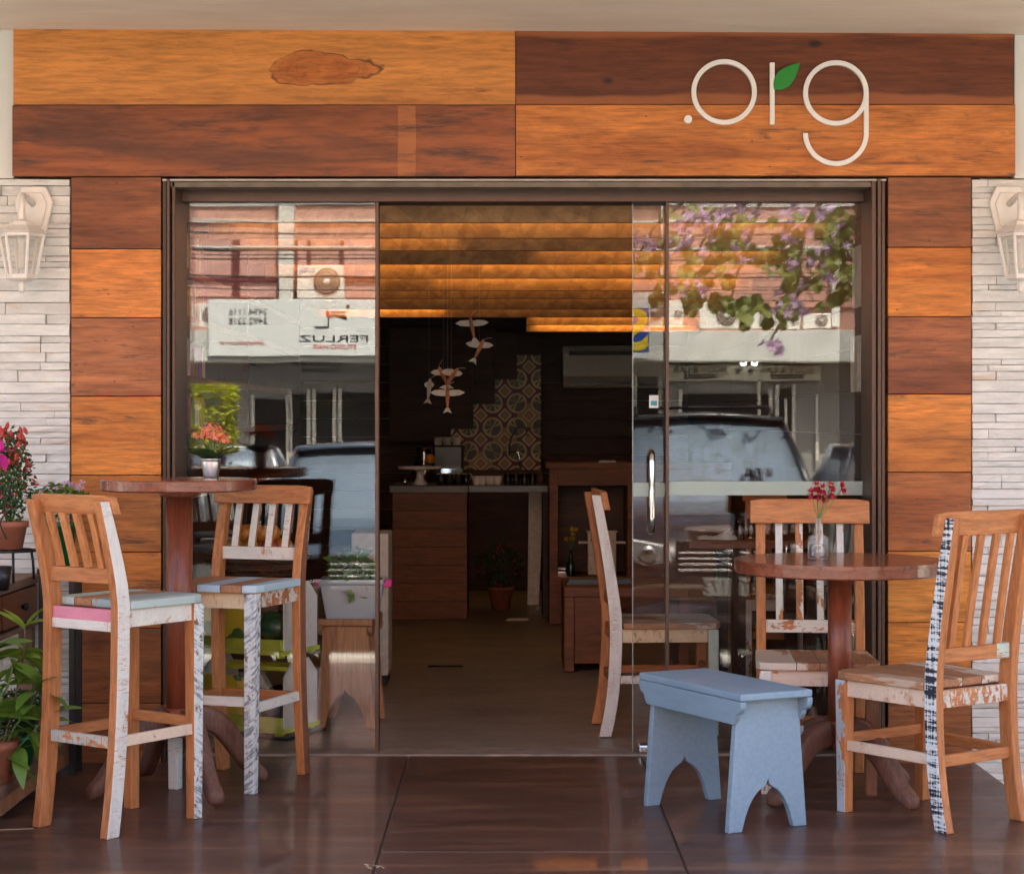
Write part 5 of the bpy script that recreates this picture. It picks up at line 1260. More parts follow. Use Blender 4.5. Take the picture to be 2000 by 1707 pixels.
for (fx, fy, tilt_) in ((1606, 955, (.0, -1, .5)), (1596, 950, (-.3, -1, .7)), (1622, 948, (.3, -.6, .9)), (1583, 963, (-1, -.6, .5)), (1625, 962, (.4, -1, .4)), (1645, 953, (.9, -.6, .3)), (1612, 970, (0, -1, .2)), (1598, 965, (-.2, -1, .1))):
    dd = TBt[1]-.02; lx = (fx-1598)/F*dd; lz = 1.28-(fy-HY)/F*dd-.8125; ly = rn.uniform(-.02, .015)
    s_ = MB().tube([(0, 0, .02), (lx*.05, 0, .135), (lx*.55, ly*.6, .135+(lz-.135)*.5), (lx, ly, lz)], .0014, 6).build('stem', MAT['stem'], bv)
    q = Vector(tilt_).to_track_quat('Z', 'Y')
    for k in range(18):
        a = k*2*math.pi/18; pd = q @ Vector((math.cos(a), math.sin(a), .25)); o = inst('petal', pet, s_, (lx, ly, lz), sc_=rn.uniform(.95, 1.2)); 
        o.rotation_euler = pd.to_track_quat('Y', 'Z').to_euler()
    cdisc = MB().lathe([(.0045, 0), (.0035, .0025), (.001, .003)], 10, M=Matrix.Translation((lx, ly, lz)) @ q.to_matrix().to_4x4()).build('flower_centre', MAT['yellowfl'], s_)
# left cabinet with drawers
cbx = -1.746; cy0, cy1 = -1.75, -.03
dc = thing('drawer_cabinet', 'weathered wooden cabinet with drawers at the left edge holding flower pots', 'cabinet', (-2.0, -.9, ZS))
MB().box(-2.35, cbx, cy0, cy1, .68, .712).build('table_top', MAT['shelfw'], dc, True, bevel=.004)
MB().box(-2.33, cbx-.022, cy0+.03, cy1-.02, .54, .679).build('carcass', MAT['dark_z'], dc, True)
ys = cy1-.03
for k in range(3):
    MB().box(cbx-.021, cbx-.008, ys-.50, ys-.012, .552, .672).build('drawer', MAT['drawer'], dc, True, bevel=.003)
    MB().lathe([(.006, 0), (.012, .012), (.016, .016), (.01, .024)], 12, M=Matrix.Translation((cbx-.008, ys-.255, .612)) @ Matrix.Rotation(R(90), 4, 'Y')).build('knob', MAT['black'], dc, True)
    ys -= .53
MB().box(-2.33, cbx-.006, cy0+.02, cy1-.01, .522, .539).build('bottom_rail', MAT['shelfw'], dc, True, bevel=.002)
for a in (-2.31, cbx-.07):
    for b in (cy0+.04, cy1-.08): MB().box(a, a+.05, b, b+.05, ZS, .521).build('leg', MAT['shelfw'], dc, True)
# low plant bench
pb = thing('plant_bench', 'low weathered plank bench at the left edge under the leafy plants', 'bench', (-2.0, -.9, ZS))
for k in range(3):
    a = -1.6-.235*k; MB().box(a-.232, a, -1.95, -.09, .085+.0, .122).build('plank', MAT['shelfw'], pb, True, bevel=.004)
MB().box(-1.635, -1.61, -1.93, -.11, .03, .084).build('apron', MAT['bench'], pb, True, bevel=.002)
for a in (-2.28, -1.70):
    for b in (-1.9, -.22): MB().box(a, a+.05, b, b+.05, ZS, .0845).build('leg', MAT['bench'], pb, True)

# iron stand with terracotta pot and red flowering plant
Yp = -.42; px_c = 20
isx = X_(px_c, Yp); zc_ = .7125
ist = thing('iron_pot_stand', 'black wrought iron plant stand on the cabinet at the left', 'plant stand', (isx, Yp, zc_))
zs_ = Z_(1075, Yp)-zc_
m = MB(); rs = .085
m.tube([(rs*1.05*math.cos(a), rs*1.05*math.sin(a), zs_) for a in [i*2*math.pi/24 for i in range(25)]], .005, 6, cap=False)
for k in range(3):
    a = R(-70+120*k); m.tube([(rs*1.2*math.cos(a), rs*1.2*math.sin(a), 0), (rs*1.15*math.cos(a), rs*1.15*math.sin(a), zs_*.6), (rs*1.05*math.cos(a), rs*1.05*math.sin(a), zs_)], .005, 6)
    m.tube([(rs*1.05*math.cos(a)*(1-u*.9), rs*1.05*math.sin(a)*(1-u*.9), zs_) for u in (0, .5, 1)], .004, 6)
m.tube([(rs*1.1, -.0, zs_), (rs*1.1, 0, zs_+.07), (rs*.9, 0, zs_+.11), (rs*1.2, 0, zs_+.16)], .0035, 6)
m.build('stand_frame', MAT['black'], ist)
for k in range(2):
    m = MB(); cxk = .012 if k else -.01
    m.tube([(cxk+.035*math.sin(q*1.0)*(1-abs(q)/3.4), -.10, zs_+.135+.03*q) for q in [i*.25-3 for i in range(25)]], .0028, 6).build('scroll', MAT['black'], ist)
pz = zc_+zs_+.006
pp = thing('potted_fuchsia', 'terracotta pot with a red flowering bush in the iron stand', 'potted plant', (isx-.005, Yp, pz))
MB().lathe([(.0, 0), (.048, 0), (.062, .075), (.068, .077), (.070, .098), (.064, .098), (.058, .078), (.0, .078)], 28, cap=False).build('pot', MAT['terra'], pp)
m = MB(); rn = random.Random(8)
for k in range(14):
    a = rn.uniform(0, 6.28); r_ = rn.uniform(.02, .09); h = rn.uniform(.2, .42)
    m.tube([(0, 0, .075), (r_*.4*math.cos(a), r_*.4*math.sin(a), h*.5), (r_*math.cos(a), r_*math.sin(a), h)], .0022, 5)
m.build('stem', MAT['stem'], pp)
foliage_mesh('f', 1100, .088, .165, .012, None, 3, frac=.08, shell=.2).build('foliage', [MAT['leaf_d'], MAT['redfl']], pp).location = (0, 0, .26)
bl_ = MB()
for q in range(70):
    a = rn.uniform(0, 6.28); r_ = rn.uniform(.0, .085); z = rn.uniform(.30, .45)-r_*.5
    Mx = Matrix.Translation((r_*math.cos(a), r_*math.sin(a), z)) @ Euler((rn.uniform(-.6, .6), rn.uniform(-.6, .6), 0)).to_matrix().to_4x4()
    bl_.lathe([(.001, .018), (.006, .009), (.008, 0), (.003, -.012)], 6, M=Mx)
bl_.build('blossoms', MAT['redfl'], pp)['kind'] = 'stuff'
# magenta orchid petal at the very edge
oc = thing('orchid', 'magenta orchid bloom cut by the left edge above the pots', 'flower', (X_(-3, -.8), -.8, .7125))
hz_ = Z_(885, -.8)-.7125
MB().lathe([(.0, 0), (.035, 0), (.045, .08), (.0, .08)], 16, cap=False).build('pot', MAT['blk_plastic'], oc)
MB().tube([(0, 0, .05), (-.01, 0, .25), (0, 0, hz_)], .003, 6).build('stem', MAT['stem'], oc)
op = leafmesh('petal', .065, .05, .2, MAT['magenta'], .2, 6, .7)
for k in range(5):
    a = R(20+72*k); o = inst('petal', op, oc, (0, -.01, hz_)); aim(o, (math.cos(a), -.35, math.sin(a)), 0)
# purple flowering plant behind the stool in a green pot
Yq = -.22; qx = X_(118, Yq)
pv = thing('potted_violets', 'green pot of small violet flowers half hidden behind the left bar stool', 'potted plant', (qx, Yq, .62))
pv.location.z = ZS
zz0 = .745-ZS
MB().box(-.07, .07, -.07, .07, zz0-.02, zz0).box(-.065, -.045, -.065, -.045, 0, zz0-.021).box(.045, .065, -.065, -.045, 0, zz0-.021).box(-.065, -.045, .045, .065, 0, zz0-.021).box(.045, .065, .045, .065, 0, zz0-.021).build('plant_stand', MAT['black'], pv)
MB().lathe([(.0, 0), (.045, 0), (.058, .15), (.062, .15), (.062, .165), (.0, .16)], 24, (0, 0, zz0), cap=False).build('pot', MAT['greenpot'], pv)
fo = foliage_mesh('f', 600, .115, .06, .016, None, 12, frac=0, shell=.1); fo.build('foliage', MAT['leaf'], pv).location = (0.0, 0, zz0+.245)
pf = leafmesh('petal', .014, .012, .1, MAT['mauve'], .1, 3)
for k in range(14):
    a = rn.uniform(0, 6.28); r_ = rn.uniform(.04, .12); c0 = Vector((r_*math.cos(a), r_*math.sin(a), zz0+.285+rn.uniform(-.02, .03)))
    m = MB()
    for q in range(5):
        an = q*1.257; m.add([(0, 0, 0), (.010*math.cos(an-.5), .010*math.sin(an-.5), .003), (.014*math.cos(an), .014*math.sin(an), 0), (.010*math.cos(an+.5), .010*math.sin(an+.5), .003)], [(0, 1, 2, 3)], M=Matrix.Translation(c0) @ Euler((rn.uniform(.2, 1.2), rn.uniform(-.5, .5), 0)).to_matrix().to_4x4())
    m.build('flower', MAT['mauve'], pv)
# large leafed plant at the lower left
lp = thing('leafy_potted_plant', 'potted plant with long glossy leaves in the lower left corner', 'potted plant', (X_(8, -1.1), -1.1, .1225))
MB().lathe([(.0, 0), (.07, 0), (.09, .11), (.096, .112), (.098, .135), (.0, .13)], 24, (-.05, 0, 0), cap=False).build('pot', MAT['terra'], lp)
BLm = leafmesh('leaf', .150, .058, .45, MAT['leaf'], .18, 8, .85); BLy = leafmesh('leaf', .105, .036, .30, MAT['leaf_y'], .18, 8, .85)
ox, oz = X_(8, -1.1), .1225
def at_(px, py): return Vector((X_(px, -1.1)-ox, 0, Z_(py, -1.1)-oz))
rn = random.Random(21)
branches = [[(0, 1480), (20, 1400), (35, 1330), (48, 1270), (52, 1225)], [(-10, 1490), (10, 1480), (40, 1455), (65, 1430), (90, 1402)], [(-5, 1460), (0, 1400), (-10, 1330), (-5, 1270)], [(0, 1480), (30, 1420), (60, 1380), (75, 1350)], [(-20, 1400), (15, 1340), (30, 1300), (40, 1285)]]
for bi, br in enumerate(branches):
    pts = [at_(*p)+Vector((0, rn.uniform(-.04, .04), 0)) for p in br]
    MB().tube([Vector((-.05, 0, .12))]+pts, [.004]*3+[.003]*(len(pts)-2), 6).build('stem', MAT['stem'] if bi else MAT['bark'], lp)
    for i, p in enumerate(pts):
        for s_ in (-1, 1, 0) if i < len(pts)-1 else (-1, 1, -.4, .5):
            if i == 0 and rn.random() < .5: continue
            d = Vector((s_*rn.uniform(.6, 1.1)+.1, rn.uniform(-.8, .5), rn.uniform(-.5, .5) if i < len(pts)-1 else rn.uniform(.1, .9)))
            yng = (bi in (0, 4) and i >= len(pts)-1)
            o = inst('leaf', BLy if yng else BLm, lp, p+Vector((0, 0, rn.uniform(-.01, .01))), sc_=rn.uniform(.75, 1.15)); aim(o, d, rn.uniform(-.6, .6))
# green pot with red bedding plant behind it
gp = thing('potted_bedding_plant', 'green plastic pot of small leaved red flowers on the low bench', 'potted plant', (X_(38, -.75), -.75, .1225))
MB().lathe([(.0, 0), (.042, 0), (.056, .085), (.060, .085), (.060, .095), (.0, .09)], 24, cap=False).build('pot', MAT['greenpot'], gp)
foliage_mesh('f', 900, .088, .085, .013, None, 31, frac=.05, shell=.15).build('foliage', [MAT['leaf_d'], MAT['redfl']], gp).location = (0, 0, .165)
# bits on the floor
o = MB().prism([(0, 0), (.05, .006), (.10, .022), (.055, .014), (.0, .008)], .001, .003, axis='z').build('dry_leaf', leafmat('dry_leaf', (.45, .30, .16), (.6, .42, .25))); o.location = (X_(0, -1.25), -1.25, 0); tag(o, 'curled dry leaf on the floor at the left edge', 'leaf')
o = MB().prism([(.02*math.cos(a)*(1.4 if i % 2 else 1), .014*math.sin(a)) for i, a in enumerate([k*math.pi/3 for k in range(6)])], .001, .012, axis='z').build('white_hook', MAT['lampwhite'], bevel=.003); o.location = (X_(1876, -.02), -.03, .0); tag(o, 'small white six sided fitting on the floor by the right pier', 'fitting')
rn = random.Random(77); tw = MB()
for k in range(5):
    x0_, y0_ = rn.uniform(-.03, .03), rn.uniform(-.02, .02); tw.tube([(x0_, y0_, .002), (x0_+rn.uniform(-.02, .02), y0_+rn.uniform(-.015, .015), .006), (x0_+rn.uniform(-.03, .03), y0_+rn.uniform(-.02, .02), .002)], .0012, 4)
o = tw.build('dried_blossom', simple('dried_blossom_straw', (.45, .38, .26), .8)); o.location = (X_(738, 5.72-DW), 5.72-DW, 0); tag(o, 'tiny dried blossom on the joint between the floor slabs', 'debris')

# =================================================================== THE STREET, seen mirrored in the glass
BD = 33.1; BY = 7.855-BD
def sx_(px, D=BD): return (px-CX)/F*D
def sz_(py, D=BD): return 1.28-(py-HY)/F*D
pinkw = simple('pink_render', (.50, .27, .215), .8, scale=1.2, vary=.12, bump=.1)
maroon = simple('maroon_frame', (.17, .035, .035), .5); curtain = simple('pink_curtain', (.60, .33, .28), .8, scale=3, vary=.1)
ob = thing('opposite_building', 'pink and grey commercial building across the street mirrored in the glass', 'building', (0, BY, ZR))
MB().box(-14, 14, BY-6, BY, ZR+.14, 9.5).build('wall', pinkw, ob, True)
MB().box(-14, 14, BY+.001, BY+.05, sz_(434), sz_(430)).build('string_course', MAT['signwhite'], ob, True)
MB().box(-14, 14, BY+.001, BY+.04, sz_(402), sz_(397)).build('string_course', MAT['signwhite'], ob, True)
MB().box(-14, 14, BY+.001, BY+1.0, sz_(705, BD-1), sz_(645, BD-1)).build('slab_edge', MAT['concrete_l'], ob, True, bevel=.01)
MB().box(sx_(549), sx_(577), BY+.001, BY+.30, sz_(640), 6.5).build('column', MAT['concrete_l'], ob, True)
MB().box(sx_(1620), sx_(1636), BY+.001, BY+.30, sz_(640), 4.2).build('column', MAT['concrete_l'], ob, True)
MB().box(sx_(1290), sx_(1300), BY+.001, BY+.12, sz_(640), 6.2).build('column', MAT['signwhite'], ob, True)
for (a, b) in ((368, 455), (470, 545), (582, 600), (672, 740), (1240, 1285)):
    for z0, z1 in ((580, 550), (542, 470)):
        wd = MB().box(sx_(a), sx_(b), BY+.002, BY+.03, sz_(z0), sz_(z1)).build('window', curtain, ob, True)
        MB().box(sx_(a)-.05, sx_(a)-.001, BY+.002, BY+.07, sz_(z0), sz_(z1)).box(sx_(b)+.001, sx_(b)+.05, BY+.002, BY+.07, sz_(z0), sz_(z1)).build('frame', maroon, wd)
MB().box(sx_(340), sx_(745), BY+.002, BY+.08, sz_(549), sz_(543)).build('window_band', maroon, ob, True)
for k in range(9):
    z = 600-k*13; MB().box(sx_(1310), sx_(1700), BY+.002, BY+.06+.01*(k % 2), sz_(z), sz_(z-12)).build('cladding_board', pinkw, ob, True)
# ground floor of the opposite building
greyw = simple('grey_shopfront', (.26, .25, .23), .7, scale=2, vary=.1); darkg = G('dark_shop_glass', Base_Color=(.02, .022, .024), Roughness=.05).m
MB().box(-14, 14, BY+.051, BY+.10, ZR+.14, sz_(706)-.02).build('shopfront', greyw, ob, True)
MB().box(sx_(400), sx_(760), BY+.11, BY+.16, sz_(742), sz_(708)).build('sign_board', simple('grey_sign', (.22, .22, .24), .6), ob, True)
wf_ = simple('white_door_frame', (.60, .57, .50), .5)
for (a, b, c, d) in ((500, 560, 1010, 782), (572, 600, 1010, 770), (618, 650, 1010, 768), (668, 733, 930, 768), (1245, 1285, 1000, 740), (1330, 1500, 1000, 770), (1520, 1545, 960, 760), (760, 900, 1000, 770)):
    wd = MB().box(sx_(a), sx_(b), BY+.101, BY+.13, sz_(c), sz_(d)).build('shop_window', darkg, ob, True)
    MB().box(sx_(a)-.06, sx_(a)-.002, BY+.101, BY+.16, sz_(c), sz_(d)+.08).box(sx_(b)+.002, sx_(b)+.06, BY+.101, BY+.16, sz_(c), sz_(d)+.08).build('frame', wf_, wd)
for (a, c) in ((1478, 740), (1530, 780), (1590, 770)):
    MB().box(sx_(a), sx_(a+5), BY+.17, BY+.22, sz_(900), sz_(c)).build('post', wf_, ob, True)
rz_ = (R(90), 0, R(180))
dk = simple('dark_print', (.03, .025, .03), .5); rd = simple('red_print', (.45, .03, .03), .5); bk_ = simple('brown_print', (.10, .03, .02), .5)
def logo(par, cx, cz, y, s, mk1=dk, mk2=rd):
    """two bars with a hook, a dot and a red drop; x to the left as read from the street"""
    def q(a, b): return (cx-a*s, cz+b*s)
    def pr(pts, mm): MB().prism([q(*p) for p in pts], y, y+.01).build('logo_mark', mm, par, True)
    pr([(-.9, .38), (.55, .38), (.55, .52), (-.75, .52)], bk_ if mk1 is dk else mk1)
    pr([(-.9, .05), (.55, .05), (.55, .19), (-.75, .19), (-.78, -.30), (-.9, -.30)], bk_ if mk1 is dk else mk1)
    pr([(1.0+.16*math.cos(a)-2.0, 1.0+.16*math.sin(a)) for a in [i*math.pi/8 for i in range(16)]], bk_ if mk1 is dk else mk1)
    pr([(.62, .15), (.70, .45), (.90, .62), (1.05, .48), (1.0, .20), (.80, -.05), (.35, -.12)], mk2)
    pr([(.72, -.15), (.84, -.15), (.84, -.95), (2.1, -.95), (2.1, -1.10), (.72, -1.10)], mk1)
bD = BD-1.06; by = 7.855-bD
bn = thing('hair_studio_banner', 'white banner reading FERLUZ STUDIO HAIR mirrored in the left glass', 'sign', (sx_(570, bD), by, sz_(695, bD)))
MB().box(sx_(405, bD), sx_(790, bD), by, by+.03, sz_(695, bD), sz_(585, bD)).build('panel', simple('banner_white', (.74, .76, .74), .6, scale=2, vary=.03), bn, True, bevel=.01)
def bt_(body, px, py, hpx, mat, sx=1.0, par=bn, D=bD, al='CENTER', bold=0, dy=.034):
    text('lettering', body, hpx/F*D*1.38, (sx_(px, D), 7.855-D+dy, sz_(py, D)), rz_, mat, par, .003, al, sx, bold)
bt_('2494.1116', 485, 610, 13, dk, 1.0); bt_('2492.2218', 485, 628, 13, dk, 1.0)
bt_('ferluzstudios.com.br', 472, 669, 8.2, rd, .95); bt_('FERLUZ', 652, 662, 13.5, dk, 2.15); bt_('STUDIO HAIR', 653, 678, 9.5, rd, 1.05)
logo(bn, sx_(658, bD), sz_(618, bD), by+.031, .165)
bt_('FERLUZ', 626, 711, 12, MAT['blk_plastic'], 2.0, ob, BD, dy=.165); bt_('STUDIO HAIR', 626, 725, 8, MAT['blk_plastic'], 1.0, ob, BD, dy=.165)
logo(ob, sx_(493), sz_(712), BY+.162, .10, MAT['blk_plastic'], rd)
# body lab signs
bs = thing('studio_sign', 'cream sign strip with dark lettering below the slab, mirrored in right glass', 'sign', (sx_(1450), BY+.2, sz_(745)))
MB().box(sx_(1294), sx_(1600), BY+.17, BY+.22, sz_(744), sz_(714)).build('panel', simple('cream_sign', (.50, .47, .38), .6), bs, True)
for px in (1365, 1535):
    text('lettering', 'BODY & LAB', .155, (sx_(px), BY+.225, sz_(723)), rz_, dk, bs, .003, sx=1.0)
    for k in range(2): MB().box(sx_(px-32), sx_(px+32), BY+.221, BY+.226, sz_(737-k*5)-.02, sz_(736-k*5)).build('small_print', dk, bs, True)
for px in (1440, 1465):
    m = MB(); c0 = (sx_(px), sz_(728)); m.prism([(c0[0]+a*.05, c0[1]+b*.05) for a, b in ((-1, -1.6), (-.4, 0), (-1.2, .6), (-.3, .9), (0, 1.8), (.4, .9), (1.3, 1.2), (.5, 0), (1.1, -1.6), (.1, -.4))], BY+.221, BY+.226); m.build('figure_mark', dk, bs, True)
em_ = bpy.data.materials.new('lit_lamp'); em_.use_nodes = True; em_.node_tree.nodes['Principled BSDF'].inputs['Emission Color'].default_value = (1, 1, .95, 1); em_.node_tree.nodes['Principled BSDF'].inputs['Emission Strength'].default_value = 14
for px in (1446, 1467):
    o = thing('spot_lamp', '%s of the two lit spot lamps under the opposite slab' % ('left' if px < 1450 else 'right'), 'lamp', (sx_(px), BY+.6, sz_(712)), 0, 'lit spots under the opposite slab')
    MB().lathe([(.03, 0), (.035, .06), (.0, .06)], 12, cap=False).build('housing', MAT['lampwhite'], o); MB().lathe([(.0, -.002), (.045, -.002), (.045, .0)], 12, cap=False, M=Matrix.Rotation(R(-60), 4, 'X')).build('lens', em_, o)
# blue sign with a yellow letter
bl2 = thing('blue_sign', 'blue and white sign with a large yellow S hanging across the street', 'sign', (sx_(1254, bD), by, sz_(700, bD)))
MB().box(sx_(1215, bD), sx_(1272, bD), by+.001, by+.04, sz_(700, bD), sz_(588, bD)).build('panel', simple('blue_white_panel', (.68, .68, .70), .5), bl2, True)
MB().box(sx_(1216, bD), sx_(1269, bD), by+.041, by+.046, sz_(640, bD), sz_(601, bD)).box(sx_(1216, bD), sx_(1269, bD), by+.041, by+.046, sz_(688, bD), sz_(648, bD)).build('blue_field', simple('blue_print', (.02, .06, .35), .5), bl2, True)
text('lettering', 'S', .92, (sx_(1243, bD), by+.05, sz_(648, bD)), rz_, simple('yellow_print', (.75, .52, .03), .5), bl2, .004, bold=.03)
# outdoor air conditioner units
def acu(px, py0, w_px, h_px, label, D=BD-.5, dx=0):
    W2, H2 = w_px/F*D, h_px/F*D; x0 = sx_(px, D); z0 = sz_(py0, D); y = 7.855-D
    t = thing('condenser_unit', label, 'air conditioner', (x0+W2/2, y, z0), 0, 'outdoor air conditioner units across the street')
    MB().box(-W2/2, W2/2, -.15, .15, 0, H2).build('casing', simple('white_casing', (.74, .72, .66), .45, vary=.04), t, bevel=.01)
    fx, r_ = W2*.14, min(H2*.42, W2*.3)
    MB().lathe([(r_, 0), (r_, .006)], 24, M=Matrix.Translation((fx, .151, H2/2)) @ Matrix.Rotation(R(-90), 4, 'X')).build('fan_grille', simple('grille_brown', (.24, .17, .12), .6), t)
    m = MB()
    for k in range(4): m.tube([((r_*(k+1)/4)*math.cos(a)+fx, .164, H2/2+(r_*(k+1)/4)*math.sin(a)) for a in [i*2*math.pi/20 for i in range(21)]], .004, 4, cap=False)
    m.build('guard', MAT['lampwhite'], t)
    MB().lathe([(r_*.22, 0), (r_*.2, .012)], 14, M=Matrix.Translation((fx, .168, H2/2)) @ Matrix.Rotation(R(-90), 4, 'X')).build('hub', MAT['lampwhite'], t)
    for s_ in (-1, 1): MB().box(s_*W2*.38-.02, s_*W2*.38+.02, -.14, .14, -.012, -.0005).build('foot', MAT['lampwhite'], t)
    return t
a1 = acu(583, 583, 89, 63, 'white condenser unit on the wall right of the grey column', BD-.25)
MB().box(-.42, .42, -.25, .14, -.06, -.0125).build('bracket', MAT['concrete'], a1)
text('lettering', 'ELGIN', .09, (a1.location.x-.22, a1.location.y+.153, a1.location.z+.45), rz_, simple('blue_lettering', (.02, .10, .45), .5), a1, .002)
a2 = acu(377, 640, 55, 46, 'white condenser unit with red side lettering left of the banner', BD-.6)
text('lettering', 'COMECO', .10, (a2.location.x-.16, a2.location.y+.153, a2.location.z+.19), (R(90), R(90), R(180)), rd, a2, .002)
acu(1238, 640, 62, 66, 'large condenser unit beside the blue sign', BD-.7)
acu(1306, 640, 28, 52, 'narrow condenser unit right of the door profile', BD-.7)
acu(1365, 641, 80, 48, 'condenser unit with a round fan, second on the slab', BD-.6)
acu(1457, 642, 62, 34, 'low condenser unit in the middle of the slab', BD-.6)
acu(1530, 643, 30, 36, 'small grey condenser unit before the end column', BD-.6)
acu(1566, 643, 55, 30, 'last low condenser unit next to the white column', BD-.5)
# cables over the street
cabm = simple('black_cable', (.03, .025, .022), .6); cabl = simple('pale_cable', (.5, .48, .44), .6)
for i, (pl, pr_, D, r_, mt) in enumerate(((456, 462, 21, .012, cabm), (484, 488, 21, .020, cabl), (489, 492, 21, .014, cabm), (498, 504, 22, .008, cabm), (506, 509, 21, .010, cabm), (540, 546, 22, .012, cabm), (566, 570, 23, .007, cabm), (432, 436, 24, .014, cabl))):
    m = MB(); zl_, zr_2 = sz_(pl, D), sz_(pr_, D); pts = []
    for k in range(25):
        u = k/24; x = -9+18*u; pts.append((x, 7.855-D, zl_+(zr_2-zl_)*((x-sx_(370, D))/(sx_(740, D)-sx_(370, D)))*.25-.10*(1-(2*u-1)**2)+.1+.006*math.sin(k*2.1)))
    m.tube(pts, r_, 6); o = m.build('overhead_cable', mt); tag(o, ('dark', 'thick pale', 'dark', 'thin dark', 'dark', 'dark', 'thinnest dark', 'white')[i]+' overhead cable over the street, %s in height' % ('second', 'third', 'fourth', 'fifth', 'sixth', 'seventh', 'lowest', 'topmost')[i], 'cable', 'street cables')
for xx in (-9, 9):
    o = thing('utility_pole', 'concrete utility pole at the %s end of the overhead cables' % ('left' if xx < 0 else 'right'), 'pole', (xx, 7.855-21.9, ZR))
    MB().lathe([(.16, 0), (.11, 7)], 14).build('shaft', MAT['concrete'], o); MB().box(-.06, .06, -1.6, 1.6, 4.2, 4.3).box(-.06, .06, -1.6, 1.6, 3.2, 3.3).build('crossarm', MAT['bark'], o)
# clipped hedge tree
hD = 24; hx_, hy_, hz_ = S(395, 800, hD)
ht = thing('topiary_tree', 'bright yellow green clipped shrub across the street', 'tree', (hx_-.15, hy_, ZR+.0))
MB().tube([(0, 0, 0), (.02, 0, .6), (0, 0, 1.3)], [.06, .045, .03], 8).build('trunk', MAT['bark'], ht)
rn = random.Random(15); m = MB()
for _ in range(2600):
    v = Vector((rn.uniform(-1, 1), rn.uniform(-1, 1), rn.uniform(-1, 1))); mx_ = max(abs(v.x), abs(v.y), abs(v.z)); v = v/mx_*rn.uniform(.8, 1.04) if rn.random() < .85 else v
    p = Vector((v.x*.52, v.y*.45, v.z*.40+1.72)); s_ = rn.uniform(.025, .05)
    m.add([(0, -s_, 0), (s_*.5, 0, s_*.2), (0, s_, 0), (-s_*.5, 0, s_*.2)], [(0, 1, 2), (0, 2, 3)], M=Matrix.Translation(p) @ Euler((rn.uniform(-1, 1), rn.uniform(-1, 1), rn.uniform(0, 6))).to_matrix().to_4x4())
m.build('crown', MAT['leaf_hedge'], ht)

# flowering street tree hanging over the parking places
tr = thing('flowering_tree', 'street tree with drooping leaves and mauve blossoms mirrored in right glass', 'tree', (3.6, -9.6, ZR))
def tp_(px, py, D=16.6): s = S(px, py, D); return Vector(s)-Vector((3.6, -9.6, ZR))
trunk = [Vector((0, 0, 0)), Vector((-.1, .1, 1.4)), Vector((-.15, .1, 2.6)), Vector((-.5, .4, 3.6))]
MB().tube(trunk, [.14, .12, .10, .08], 10).build('trunk', MAT['bark'], tr)
brs = [[trunk[3], tp_(1640, 330), tp_(1575, 440), tp_(1560, 520), tp_(1590, 590)], [trunk[2]+Vector((0, 0, .3)), tp_(1700, 400), tp_(1640, 470), tp_(1600, 540)], [trunk[3], tp_(1560, 300), tp_(1450, 400), tp_(1380, 460), tp_(1330, 560)],
       [trunk[3], tp_(1500, 280), tp_(1350, 380), tp_(1280, 440), tp_(1245, 500)], [trunk[3], tp_(1500, 330), tp_(1470, 450), tp_(1440, 540), tp_(1425, 600)], [trunk[2], tp_(1660, 500), tp_(1560, 570), tp_(1520, 640), tp_(1500, 680)]]
for b in brs: MB().tube(b, [.05, .03, .02, .012, .006][:len(b)], 7).build('limb', MAT['bark'], tr)
lt = []
for k in range(3):
    # two lobed leaf
    Lf = .12; out = []
    for i in range(17):
        a = math.pi*2*i/16; r_ = Lf*.5*(1-.28*math.exp(-((a-math.pi/2)/.28)**2)); out.append((r_*math.cos(a), r_*math.sin(a)+Lf*.5, .012*math.sin(3*a+k)))
    me = bpy.data.meshes.new('leaf'); me.from_pydata(out[:-1]+[(0, Lf*.5, -.012)], [], [(i, (i+1) % 16, 16) for i in range(16)]); me.materials.append(MAT['leaf_tree']); lt.append(me)
fl_ = MB()
for q in range(5):
    an = q*1.257; Mx = Matrix.Rotation(an, 4, 'Z') @ Matrix.Rotation(.5, 4, 'X')
    fl_.add([(0, 0, 0), (-.016, .03, .004), (0, .065, -.004), (.016, .03, .004)], [(0, 1, 2, 3)], M=Mx)
flo = fl_.build('flower', MAT['mauve'], tr); flm = flo.data; bpy.data.objects.remove(flo)
rn = random.Random(99); nleaf = 0; nfl = 0
dens = [(1250, 1300, 480, 590, 12), (1300, 1420, 400, 570, 38), (1400, 1520, 400, 520, 36), (1410, 1460, 570, 620, 9), (1480, 1560, 570, 620, 14), (1520, 1680, 400, 550, 56), (1590, 1680, 540, 590, 8), (1330, 1400, 560, 600, 10)]
for (a, b, c, d, n) in dens:
    for _ in range(n):
        p = tp_(rn.uniform(a, b), rn.uniform(c, d), rn.uniform(15.7, 17.4)); o = inst('leaf', lt[rn.randrange(3)], tr, p, (rn.uniform(-2.2, -.6), rn.uniform(-.6, .6), rn.uniform(-.9, .9)), rn.uniform(.75, 1.35))
for (a, b, c, d, n) in ((1240, 1290, 460, 500, 6), (1300, 1400, 440, 500, 20), (1310, 1380, 550, 580, 16), (1410, 1480, 400, 520, 22), (1530, 1660, 400, 560, 40), (1320, 1400, 400, 440, 14), (1500, 1580, 560, 620, 12), (1480, 1530, 665, 690, 7)):
    for _ in range(n):
        p = tp_(rn.uniform(a, b), rn.uniform(c, d), rn.uniform(15.7, 16.6)); o = inst('flower', flm, tr, p, (rn.uniform(-2, -.6), rn.uniform(-.8, .8), rn.uniform(0, 6)), rn.uniform(.8, 1.3))
